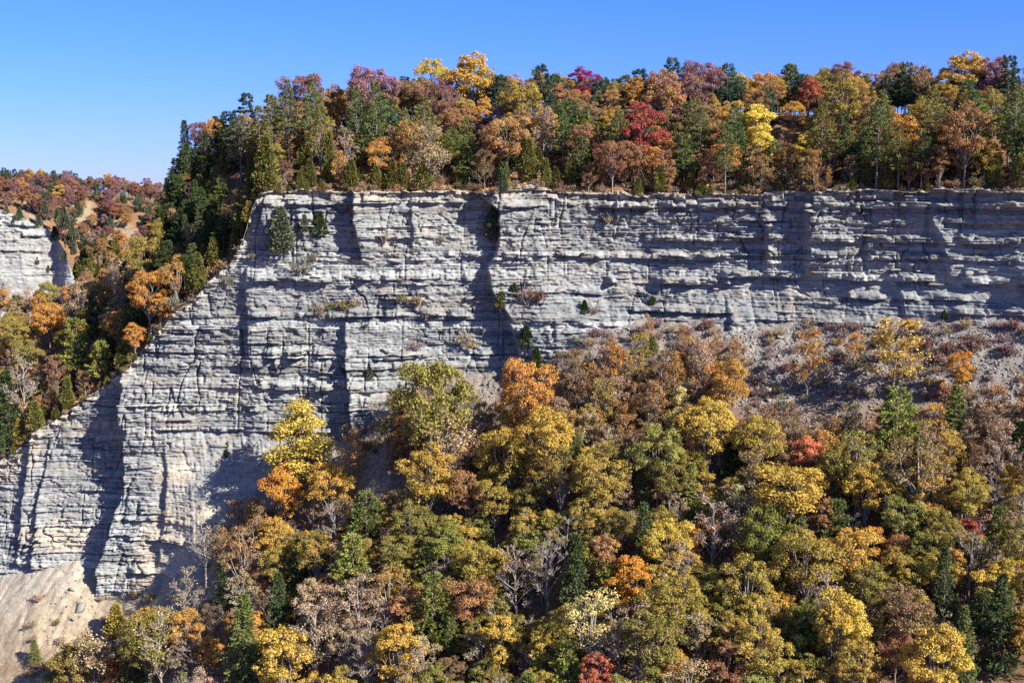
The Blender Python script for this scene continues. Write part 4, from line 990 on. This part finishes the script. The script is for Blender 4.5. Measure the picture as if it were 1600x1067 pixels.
# shrubs that cling to the ledges of the near cliff
CL = [(770, 350, 36, 'roundcedar', 'greygreen'), (772, 372, 24, 'brush', 'greygreen'), (440, 362, 52, 'roundcedar', 'greygreen'), (428, 380, 30, 'brush', 'greygreen'), (500, 352, 30, 'roundcedar', 'darkgreen'), (476, 350, 20, 'roundcedar', 'greygreen'), (472, 415, 44, 'brush', 'greygreen'), (490, 400, 22, 'brush', 'cedar'),
      (690, 373, 16, 'brush', 'greygreen'), (515, 478, 20, 'shrub', 'cedar'), (538, 477, 22, 'shrub', 'oliveg'), (500, 482, 30, 'brush', 'brown'), (556, 472, 18, 'brush', 'oliveg'), (626, 465, 18, 'shrub', 'cedar'), (648, 470, 26, 'shrub', 'brown'), (665, 490, 20, 'brush', 'maroon'), (570, 509, 12, 'shrub', 'greygreen'), (725, 528, 34, 'brush', 'tan'),
      (738, 538, 18, 'shrub', 'gold'), (650, 538, 30, 'brush', 'mauve'), (578, 582, 22, 'roundcedar', 'greygreen'), (782, 470, 20, 'roundcedar', 'cedar'), (804, 456, 18, 'roundcedar', 'darkgreen'), (824, 460, 38, 'brush', 'maroon'), (838, 462, 30, 'shrub', 'maroon'), (822, 527, 26, 'roundcedar', 'darkgreen'), (913, 482, 18, 'roundcedar', 'darkgreen'),
      (930, 484, 20, 'brush', 'maroon'), (1019, 474, 16, 'roundcedar', 'darkgreen'), (1109, 495, 9, 'roundcedar', 'green'), (354, 708, 10, 'roundcedar', 'darkgreen'), (355, 696, 8, 'roundcedar', 'green'), (376, 678, 10, 'brush', 'maroon'), (600, 372, 20, 'brush', 'brown'), (355, 436, 26, 'brush', 'greygreen'), (395, 400, 18, 'brush', 'cedar'),
      (270, 470, 26, 'brush', 'greygreen'), (965, 455, 14, 'brush', 'cedar'), (1580, 365, 14, 'brush', 'cedar'), (260, 800, 14, 'brush', 'oliveg'), (950, 340, 22, 'brush', 'brown'), (27, 926, 10, 'roundcedar', 'darkgreen'), (1475, 493, 12, 'roundcedar', 'darkgreen'), (560, 400, 14, 'brush', 'brown'), (690, 330, 12, 'brush', 'tan')]
for u, v, w, kind, col in CL:
    Y = 280.
    for _ in range(8):
        dx, dz = ray(u, v); Y = .5 * Y + .5 * float(cliff_y(np.array(dx * Y), np.array(dz * Y))[0])
    s = w * Y / F / PROTO[kind][0]['W']
    pr = PROTO[kind][0]
    add(kind, dx * Y, Y - .12 * w * Y / F, dz * Y - pr['zc'] * s, s, s, col, None, .1, 'cliff')
# sumac and brush on the upper scree
def pick_scree(x, y, u, v):
    a = 850 < u < 1130 and 490 < v < 585
    b = 1180 < u < 1640 and 505 < v < 625
    c = 1150 < u < 1260 and 560 < v < 700
    e = 560 < u < 700 and 640 < v < 730 
    f = 320 < u < 420 and 720 < v < 920
    g = 40 < u < 330 and v > 930 and v < 1060
    if not (a or b or c or e or f or g): return None
    if (f or g) and rng.random() < .5: return None
    if f or g or e: o = wpick([(3, 'brush', 'rust'), (2, 'brush', 'pinkbrown'), (1, 'shrub', 'brown')])
    else: o = wpick([(3, 'brush', 'maroon'), (2, 'shrub', 'maroon'), (3, 'brush', 'mauve'), (1, 'brush', 'oliveg'), (1.5, 'brush', 'rust'), (.6, 'shrub', 'gold'), (.8, 'shrub', 'greygreen')])
    return o[1], o[2], rng.uniform(1.5, 3.6)
def pick_fill(x, y, u, v):
    if v < 800 or u < 330: return None
    o = wpick([(3, 'bare', 'pinkbrown'), (3, 'bare', 'tan'), (1.5, 'thin', 'tan'), (1, 'thin', 'brown')])
    return o[1], o[2], rng.uniform(3.0, 4.8)
n7 = scatter(100, lambda: (rng.uniform(-80, 105), rng.uniform(188, 284)), pick_fill, .36, 'low')
n5 = scatter(330, lambda: (rng.uniform(-110, 106), rng.uniform(225, 290)), pick_scree, .36, 'low', 9000, False)
# brush between the trunks on the bank
def pick_bank(x, y, u, v):
    d = y - float(yr(x))
    if d < .6: return None
    o = wpick([(3, 'brush', 'rust'), (3, 'shrub', 'rust'), (2, 'shrub', 'brown'), (1, 'shrub', 'orange'), (1, 'shrub', 'cedar'), (.5, 'shrub', 'maroon')])
    return o[1], o[2], rng.uniform(1.8, 3.4)
n6 = scatter(240, lambda: ((lambda x: (x, float(yr(x)) + rng.uniform(.6, 13)))(rng.uniform(-75, 108))), pick_bank, .4, 'up', 5000, False)
print('scattered', n1, n2, n3, n4, n5, n6, len(PLACED))

# trees that the photo shows nothing of (behind others) are left out
HIDDEN = set(int(a, 36) for a in '6w 6y 76 78 7a 7b 7f 7h 7i 7r 7v 7x 81 83 8d 8m 8n 8r 8s 8t 8w 9a 9c 9t 9u 9w 9z aa ac af ai ak al am ap ar as be bf bl bm bo bq bt bv by c1 c7 ca cd ce cf ch cl cm cn cq ct cy d0 d7 db dd dg di dr dt du dv e1 e2 e7 e9 eb ed ee eg ek en ew f6 fa ff fk gm gz jc jr js jz k2 kb kc kf kg ki kn ko l9 le lh li lk ll ln lr lt lu lw lx m1 m2 m3 m4 m8 m9 mb md mk mn mo mq mr mv mx my mz n1 n5 n6 n8 n9 nc ng nh ni nm nn no np ns nx nz o1 o3 o5 o6 o7 oa od oe of oh oi oj oo op os ot ov p1 p2 p3 p4 pa pk pl pm po pp ps pt pv pz q0 q4 q5 qb qe qg qh ql qq qy r1 r2 r6 ra rh ri rj rm rp ru rv rz s0 s1 s2 s3 s6 sb se sp sq sr st su sw t0 t1 t4 t7 t8 ta tb tc tg ti tm tn tp tt tv tw tx tz u0 u7 u8 uc ug uj un uo up uv v0 v3 v5 v8 v9 vb ve vf vg vh vi vj vn vq vr vt vu vw vx vy vz w2 w8 wa wb wc we wg wh wk wl wp ww x0 x1 x3 x5 x6 x7 xc xk xl xq xr xs xw xz y6 y7 ya ye yf yg yj yl yn yo yv yw yx z0 z1 z3 z6 z7 z9 za zb zc zd zg zh zi zj zn zs zt 101 107 108 109 10a 10c 10h 10i 10j 10r 10s 10u 113 114 115 116 117 11a 11c 11e 11j 11n 11p 11q 11s 11t 11v 127 128 129 12c 12g 12h 12i 12j 12o 12p 12q 12r 12s 12w 12x 130 133 139 13m 13o 13s 13u 13v 13x 13y 14a 14b 14g 14h 14j 14p 14r 14s 150 153 154 156 158 15d 15g 15j 15n 15o 15q 15r 15t 15v 164 165 167 168 169 16a 16c 16d 16f 16g 16h 16i 16o 16s 16t 16v 178 17j 17l 17n 17v 17x 17y 180 181 184 18b 18e 18j 18l 18m 18o 18p 18r 18t 18u 18x 18y 18z 190 191 192 194 195 199 19a 19b 19c 19e 19g 19h 19k 19l 19m 19o 19p 19q 19r 19u 19v 19w 19x 19y 19z 1a1 1a4 1a6 1a7 1a8 1a9 1aa 1ab 1ad 1ae 1ah 1ai 1aj 1ak 1al 1an 1ao 1ap 1aq 1ar 1as 1au 1aw 1ax 1ay 1az 1b0 1b2 1b3 1b4 1b6 1ba 1bb 1bc 1bd 1be 1bf 1bg 1bh 1bj 1bk 1bl 1bn 1bp 1bs 1bt 1bu 1bv 1bw 1bx 1by 1bz 1c0 1c2 1c3 1c4 1c5 1c6 1c7 1c8 1ca 1cb 1cd 1ce 1cf 1cg 1ci 1co 1cp 1cr 1cs 1ct 1cv 1cx 1cz 1d0 1d2 1d3 1d7 1d8 1d9 1da 1db 1dc 1de 1dg 1di 1dj 1dk 1dl 1dn 1do 1dp 1dt 1dv 1dw 1dx 1dy 1dz 1e1 1e2 1e3 1e4 1e7 1e8 1ea 1ed 1ej 1eo 1ew 1ey 1fb 1fd 1fg 1fm 1fn 1fr 1fx 1g6 1gh 1gu 1h5 1hf 1hi 1hj 1hk 1hl 1hm 1hn 1hp 1hr 1ht 1hu 1hx 1hy 1hz 1i0 1i1 1i2 1i3 1i5 1i7 1ib 1ic 1ie 1if 1ih 1ii 1ij 1im 1in 1io 1ir 1iv 1iw 1iy 1iz 1j0 1j1 1j7 1jc 1jd 1je 1jg 1jh 1ji 1jl 1jm 1jq 1jr 1js 1jv 1jx 1jy 1jz 1k1 1k2 1k3 1k4 1k6 1k8 1ka 1kb 1kd 1ke 1kf 1kg 1kh 1kk 1ko 1kt 1kw 1kx 1kz 1l1 1l2 1l3 1l5 1l6 1l7 1l8 1l9 1la 1lb 1ld 1lf 1lg 1li 1lj 1ll 1lm 1lo 1lp 1lq 1lr 1ls 1lx 1ly 1m2 1m4 1m8 1me 1mg 1mh 1mi 1mj 1ml 1mn 1mp 1mq 1mr 1ms 1mt 1mu 1mv 1mw 1mx 1mz 1n3 1n5 1n6 1n7 1na 1nc 1nh 1ni 1nj 1nk 1nl 1nn 1no 1nr 1ns 1nt 1nu 1nw 1nx 1ny 1nz 1o0 1o1 1o2 1o4 1o7 1oa 1ob 1od 1oe 1of 1og 1oh 1oj 1ok 1om 1oo 1op 1oq 1or 1ot 1ox 1oz 1p1 1p2 1p3 1p6 1pa 1pb 1pd 1pe 1pg 1ph 1pi 1pj 1pl 1pm 1pn 1pp 1pr 1pt 1pu 1pv 1pw 1px 1py 1pz 1q0 1q1 1q3 1q4 1q5 1q9 1qb 1qe 1qj 1qo 1qp 1qq 1qr 1qs 1qt 1qx 1qy 1r3 1r4 1r6 1r7 1r9 1ra 1rb 1rc 1rd 1re 1rh 1ri 1rj 1rl 1ro 1rp 1rq 1ru 1rv 1rz 1s0 1s1 1s3 1s5 1s6 1s7 1s8 1sa 1sb 1sc 1sd 1se 1sg 1sk 1sm 1sn 1sq 1sr 1sv 1sy 1sz 1t3 1t4 1t6 1t7 1t9 1tc 1te 1to 1v3 1v8 1vb 1vc 1vn 1vw 1vx 1w3 1w8 1wa 1wb 1wc 1wd 1wj 1wk 1wr 1wt 1wu 1wx 1x2 1x4 1x9 1xb 1xd 1xk 1xl 1xo 1xx 1xz 1y3 1y8 1ya 1yd 1yf 1yg 1yl 1yn 1yq 1yr 1yx 1z0 1z1 1z3 1z6 1z8 1z9 1zc 1zf 1zk 1zl 1zo 1zp 1zq 1zs 1zv 1zx 201 203 209 20h 20i 20l 20p 20s 20u 20z 212 217 21a 21b 21c 21g 21h 21k 21m 21t 21u 21v 21w 21y 220 224 225 226 22i 22k 22l 22p 22r 22t 22v 22w 22x 230 234 235 236 23b 23f 23g 23h 23i 23j 23l 23q 23r 23v 23w 23z 242 245 24d 24h 24i 24l 24p 24t 24u 24y 24z 255 256 258 25l 25m 25r 260 261 264 265 268 26a 26f 26k 26l 274 277 27a 27b 27c 27d 27l 27p 27q 27r 27w 27y 280 282 284 286 289 28a 28b 28c 28g 28j 28o 28p 28q 28s 28t 28u 28v 28x 28y 28z 294 298 299 29b 29e 29f 29j 29o 29t 29w 29z 2a0 2a1 2a5 2a6 2a8 2ac 2ag 2ah 2ao 2at 2av 2ay 2b0 2ba 2be 2bf 2bh 2bi 2bm 2bp 2bq 2bx 2bz 2c2 2c5 2c6 2c7 2cb 2cd 2ce 2cf 2ch 2ci 2cj 2cn 2co 2cp 2cz 2d0 2d3 2d9 2db 2dh 2dn 2dp 2dq 2dr'.split())
for i_, q in enumerate(PLACED): q['i'] = i_
ALL = PLACED
PLACED = [q for q in PLACED if q['i'] not in HIDDEN]
# ---------------------------------------------------------------- labels
def size_word(q):
    h = q['pr']['H'] * q['s'][2]; w = q['s'][0] * q['pr']['W']
    if q['kind'] in ('shrub', 'brush'): return 'low' if h < 2 else 'waist-high' if h < 2.6 else 'spreading'
    if h > 2.3 * w: return 'slender'
    return 'small' if w < 4 else 'medium' if w < 7.5 else 'big'
for q in PLACED:
    q['uv'] = proj(q['loc'][0], q['loc'][1], q['loc'][2] + q['pr']['zc'] * q['s'][2])
MARKS = [(q['uv'][0], q['uv'][1], q['mark'].replace('the ', '', 1) if False else q['mark'], q['zone']) for q in PLACED if q['mark']]
# landmarks of the rock itself
MARKS += [(760, 330, 'the shaded gully in the cliff', 'x'), (1225, 320, 'the dark slit in the long cliff', 'x'), (548, 600, 'the sharp shaded corner of the cliff', 'x'), (180, 640, 'the shaded recess of the spur cliff', 'x'),
          (90, 960, 'the sand slide', 'x'), (60, 370, 'the far pale cliff', 'x'), (380, 330, 'the rock nose of the spur', 'x'), (1127, 500, 'the small dark notch above the scree', 'x'), (680, 270, 'the bare sandy notch in the rim', 'x'),
          (1600, 450, 'the shaded end of the long cliff', 'x'), (390, 720, 'the smooth grey debris cone', 'x'), (232, 295, 'the distant hills', 'x'), (600, 320, 'the sunlit cliff face', 'x'), (1600, 560, 'the open grey scree', 'x')]
used_labels = set()
def rel(u, v, m):
    du, dv = u - m[0], v - m[1]; r = math.hypot(du, dv)
    near = 'just ' if r < 45 else '' if r < 110 else 'well '
    if abs(dv) > abs(du) * 1.2: w = near + ('below' if dv > 0 else 'above')
    elif abs(du) > abs(dv) * 2: w = ('close by the ' if near == 'just ' else 'off the ') + ('sunny' if du > 0 else 'shadow') + ' side of'
    else: w = ('down' if dv > 0 else 'up') + 'slope on the ' + ('sunny' if du > 0 else 'shadow') + ' side of'
    return w + ' ' + m[2]
EXTRA = {'hickory': ['with an upright crown', 'with a lumpy crown'], 'oak': ['with a lumpy crown', 'with a broken crown', 'with a wide crown'], 'maple': ['with a rounded crown', 'with a ragged crown'], 'thin': ['with branches showing'], 'bare': ['with fine upswept twigs'],
         'pine': ['with layered boughs'], 'tallpine': ['with a flat top'], 'hemlock': ['with drooping boughs'], 'cedar': ['with a dense crown'], 'sparse': ['with few leaves left']}
def make_label(q):
    nm = NAMES[q['kind']][1]; col = SAY[q['cname']]; sz = size_word(q)
    if q['kind'] == 'bare': col = {'tan': 'pale', 'pinkbrown': 'pinkish'}[q['cname']]
    if q['mark']:
        L = q['mark'].replace('the ', '', 1)
        if len(L.split()) < 4: L += ' on the valley side'
        return L
    u, v = q['uv']
    ms = sorted(MARKS, key=lambda m: math.hypot(u - m[0], v - m[1]))
    tries = []
    for m in ms[:2]: tries += [f"{col} {nm} {rel(u, v, m)}", f"{sz} {col} {nm} {rel(u, v, m)}"]
    for m in ms[:2]:
        for e in EXTRA.get(q['kind'], []): tries += [f"{col} {nm} {e} {rel(u, v, m)}"]
    for m in ms[2:6]: tries += [f"{sz} {col} {nm} {rel(u, v, m)}"]
    # by its nearest neighbours
    nb = sorted((o for o in PLACED if o is not q and o['uv'] is not None and abs(o['uv'][0] - u) < 90 and abs(o['uv'][1] - v) < 90), key=lambda o: math.hypot(o['uv'][0] - u, o['uv'][1] - v))[:5]
    for m in ms[:2]:
        for o in nb:
            tries.append(f"{col} {nm} beside a {SAY[o['cname']]} {NAMES[o['kind']][1].split()[-1]} {rel(u, v, m)}")
    for m in ms[:3]:
        for o in nb: tries.append(f"{sz} {col} {nm} by a {SAY[o['cname']]} {NAMES[o['kind']][1].split()[-1]} {rel(u, v, m)}")
    for t in tries:
        if len(t.replace('-', ' ').split()) <= 16 and t not in used_labels: return t
    for t in tries:
        t2 = t.replace(' the ', ' ')
        if len(t2.replace('-', ' ').split()) <= 16 and t2 not in used_labels: return t2
    return tries[0]
GROUPS = {'low': 'on the valley side', 'up': 'above the cliff', 'far': 'on the far bend', 'farcliff': 'on the far cliff', 'cliff': 'on the cliff ledges'}
seen_first = {}
for q in sorted(PLACED, key=lambda q: (q['mark'] is None)):
    q['label'] = make_label(q); used_labels.add(q['label'])
for q in PLACED:
    name, nm, cat = NAMES[q['kind']]
    if q['i'] in HIDDEN: continue
    e = bpy.data.objects.new(name, None); COL.objects.link(e); q['obj'] = e
    e.location = q['loc']; e.rotation_euler = (0, 0, q['rot']); e.scale = q['s']
    e['label'] = q['label']; e['category'] = cat; e['group'] = name.replace('_', ' ') + 's ' + GROUPS[q['zone']]
    for pn, me in q['pr']['parts']:
        o = bpy.data.objects.new(pn, me); COL.objects.link(o); o.parent = e; o.color = q['col']

# two dark dead stems that lean over the lowest trees
M_DARK = bark_material('dead_bark', (.02, .017, .015), (.05, .042, .036))
for (u0, v0), (u1, v1), lb in (((1568, 1085), (1543, 1006), 'bare dark stem leaning uphill below the dark hemlocks'), ((1622, 1062), (1563, 970), 'longer bare dark stem leaning beside the dark hemlocks')):
    Yd = 196.0; a0, c0 = ray(u0, v0); a1, c1 = ray(u1, v1)
    gz = float(talus(a0 * Yd, Yd)); p0 = np.array([0, 0, 0.]); p1 = np.array([(a1 - a0) * Yd, 1.5, c1 * Yd - gz])
    e = bpy.data.objects.new('dead_tree', None); COL.objects.link(e); e.location = (a0 * Yd, Yd, gz); e['label'] = lb; e['category'] = 'dead tree'; e['group'] = 'dead stems on the valley side'
    pth = [(np.array([p0 - [0, 0, 1], p0 * .5 + p1 * .5 + [.25, 0, 0], p1]), np.array([.24, .17, .06]))]
    brs = []
    for i in range(7):
        k_ = .45 + .08 * i; q0 = p0 + (p1 - p0) * k_; d_ = np.array([(-1) ** i * .9, 0, .7]) * (1.6 - 1.3 * (k_ - .45)); brs.append((np.array([q0, q0 + d_ * .5, q0 + d_]), np.array([.05, .03, .012])))
    v, f = tubes(pth, 6); o = bpy.data.objects.new('trunk', mesh_np('trunk', v, f, [M_DARK], smooth=True)); COL.objects.link(o); o.parent = e
    v, f = tubes(brs, 4); o = bpy.data.objects.new('branches', mesh_np('branches', v, f, [M_DARK])); COL.objects.link(o); o.parent = e

# ---------------------------------------------------------------- loose stone on the scree, stuff and single rocks
def rock_mesh(seed, flat=.6):
    rs = np.random.RandomState(seed)
    v = np.array([[x, y, z] for x in (-1, 1) for y in (-1, 1) for z in (-1, 1)], float) * (1 + .25 * rs.normal(size=(8, 1))) * np.array([1, .8, flat]) + rs.normal(size=(8, 3)) * .15
    f = np.array([[0, 1, 3, 2], [4, 6, 7, 5], [0, 4, 5, 1], [2, 3, 7, 6], [0, 2, 6, 4], [1, 5, 7, 3]])
    return v * .5, f
def stone_material():
    m, n, l = mat('loose_stone')
    oi = N(n, 'ShaderNodeObjectInfo'); g = N(n, 'ShaderNodeNewGeometry')
    f = noise(n, l, g.outputs['Position'], 2.2, 6, .7)
    c = mixc(n, l, (.11, .107, .10), (.31, .30, .275), f)
    c = mixc(n, l, c, (.36, .30, .22), ramp(n, l, g.outputs['Random Per Island'], .4, 1.6))
    p = N(n, 'ShaderNodeBsdfPrincipled'); p.inputs['Roughness'].default_value = .9; l.new(c, p.inputs['Base Color'])
    o = N(n, 'ShaderNodeOutputMaterial'); l.new(p.outputs[0], o.inputs['Surface'])
    return m
M_STONE = stone_material()
RV = [rock_mesh(s) for s in range(12)]
def rotz(v, a): c_, s_ = np.cos(a), np.sin(a); return np.stack([v[..., 0] * c_ - v[..., 1] * s_, v[..., 0] * s_ + v[..., 1] * c_, v[..., 2]], -1)
def stones(n, gen_xy, smin, smax, seed, zf):
    rs = np.random.RandomState(seed); x, y = gen_xy(rs, n); z = zf(x, y)
    s = smin * (smax / smin) ** (rs.rand(len(x)) ** 2.2)
    V, Fc = [], []
    vs = np.stack([RV[i][0] for i in rs.randint(0, 12, len(x))])
    vs = rotz(vs * s[:, None, None], rs.rand(len(x))[:, None] * 6.28)
    tl = rs.normal(size=(len(x), 1)) * .5
    vs = np.stack([vs[..., 0], vs[..., 1] * np.cos(tl) - vs[..., 2] * np.sin(tl), vs[..., 1] * np.sin(tl) + vs[..., 2] * np.cos(tl)], -1)
    vs = vs + np.stack([x, y, z + s * .12], -1)[:, None, :]
    f = (RV[0][1][None] + (np.arange(len(x)) * 8)[:, None, None]).reshape(-1, 4)
    return vs.reshape(-1, 3), f
def gen_scree(rs, n):
    x = rs.uniform(-105, 110, n * 3); y = yb(x) - rs.uniform(0, 40, n * 3)
    r, u, v, nn = rubble_mask(x, y, talus(x, y))
    k = rs.rand(n * 3) < np.clip(r, .05 + .12 * (u < 330), 1)
    return x[k][:n], y[k][:n]
v, f = stones(26000, gen_scree, .10, .5, 5, talus_z)
link('rubble', mesh_np('rubble', v, f, [M_STONE]), kind='stuff', label='broken grey shale strewn over the scree')
tal = bpy.data.objects['talus_slope']; up = bpy.data.objects['upland']
RM = [mesh_np('rock', *rock_mesh(60 + i, .5), [M_STONE]) for i in range(8)]
rs = np.random.RandomState(9)
x, y = gen_scree(rs, 230); z = talus_z(x, y)
for i in range(len(x)):
    o = link('rock', RM[i % 8], parent=tal); s = rs.uniform(.45, 1.2) if i % 9 else rs.uniform(1.4, 2.3)
    o.location = (x[i], y[i], z[i] + .1 * s); o.scale = (s, s, s * .7); o.rotation_euler = (rs.normal() * .35, rs.normal() * .35, rs.rand() * 6.28)
# slabs that lie loose on the cap of the cliff
SL = [mesh_np('slab', *rock_mesh(80 + i, .28), [M_STONE]) for i in range(6)]
n = 0
for i in range(260):
    xx = rs.uniform(-66, 106)
    if rs.rand() > .35 + .65 * (vn(xx / 6.0, 0, 161) > .45): continue
    yy = float(yr(xx)) + rs.uniform(-.6, .9); s = rs.uniform(.5, 1.3)
    o = link('slab', SL[i % 6], parent=cliff); o.location = (xx, yy, float(zr(xx)) + rs.uniform(-.15, .15)); o.scale = (s * 1.3, s, s); o.rotation_euler = (rs.normal() * .12, rs.normal() * .12, rs.rand() * 6.28)

# ledge blocks that stand proud of the wall
LB = []
for i in range(8):
    v, f = rock_mesh(90 + i, .2); v[:, 0] *= 1.0; LB.append(mesh_np('ledge_block', v, f, [M_STONE]))
n = 0
while n < 175:
    uu = rs.uniform(200, 1600); lo = float(np.interp(uu, [200, 400, 560, 640, 900, 1600], [830, 660, 640, 560, 470, 440])); to = float(np.interp(uu, [200, 300, 400, 1600], [600, 480, 315, 312]))
    vv = rs.uniform(to, lo)
    if rs.rand() < .5:
        c_ = [q for q in LEDGES if q[0] < uu < q[1]]
        if c_: vv = c_[rs.randint(len(c_))][2] - 2
    xx = ux(uu); zz = 0.
    for _ in range(6):
        Y = float(cliff_y(np.array(xx), np.array(zz))[0]); dx, dz = ray(uu, vv); xx = dx * Y; zz = dz * Y
    if zz < float(zb(xx)) + 1 or zz > float(zr(xx - 2)) - 2.5: continue
    s = rs.uniform(1.2, 3.4)
    o = link('ledge_block', LB[n % 8], parent=cliff); o.location = (xx, Y + .25, zz); o.scale = (s * 1.2, 1.5, rs.uniform(1.4, 3.0)); o.rotation_euler = (rs.normal() * .06, rs.normal() * .03, rs.normal() * .2); n += 1

# ---------------------------------------------------------------- leaf litter and low brush, what nobody could count
def litter(name, xy, zf, seed, cols, size, label, wid=0):
    rs = np.random.RandomState(seed); x, y = xy(rs); z = zf(x, y)
    n_ = len(x)
    c = np.stack([x, y, z + rs.uniform(.0, .5, n_) ** 1.5], 1)
    v, f = leafquads(c, rs.normal(size=(n_, 3)) * .6 + np.array([0, -.5, 1.]), np.full(n_, size), rs)
    return v, f, rs.rand(n_)
def xy_low(rs):
    x = rs.uniform(-100, 108, 120000); y = yb(x) - rs.uniform(3, 95, 120000)
    r, u, v, nn = rubble_mask(x, y, talus(x, y))
    sand = (u < 340) & (v < 990)
    k = (rs.rand(len(x)) < (1 - r) * .9 + .04) & ~sand & (vn(x / 2.2, y / 2.2, 171) > .38)
    return x[k], y[k]
def xy_up(rs):
    x = rs.uniform(-140, 112, 90000); d = rs.uniform(.8, 40, 90000)
    k = (vn(x / 1.6, d / 1.6, 172) > .42) & ~((np.abs(x - ux(688)) < 2.6) & (d < 12))
    return x[k], yr(x[k]) + d[k]
ml, n_, l_ = mat('fallen_leaves')
at = N(n_, 'ShaderNodeAttribute', attribute_name='var')
cr = N(n_, 'ShaderNodeValToRGB'); l_.new(at.outputs['Fac'], cr.inputs[0])
cr.color_ramp.elements[0].color = (.20, .09, .045, 1); cr.color_ramp.elements[1].color = (.48, .30, .13, 1)
e_ = cr.color_ramp.elements.new(.5); e_.color = (.36, .17, .075, 1)
pb = N(n_, 'ShaderNodeBsdfPrincipled'); pb.inputs['Roughness'].default_value = .8; l_.new(cr.outputs[0], pb.inputs['Base Color'])
oo = N(n_, 'ShaderNodeOutputMaterial'); l_.new(pb.outputs[0], oo.inputs['Surface'])
for nm, xy, zf, lb in (('fallen_leaves', xy_low, talus_z, 'brown leaves and low brush covering the valley side'), ('undergrowth', xy_up, upland, 'rust-brown leaves and low brush on the bank')):
    v, f, vr = litter(nm, xy, zf, 31, None, .42, lb)
    link(nm, mesh_np(nm, v, f, [ml], {'var': ('FACE', vr)}), kind='stuff', label=lb)
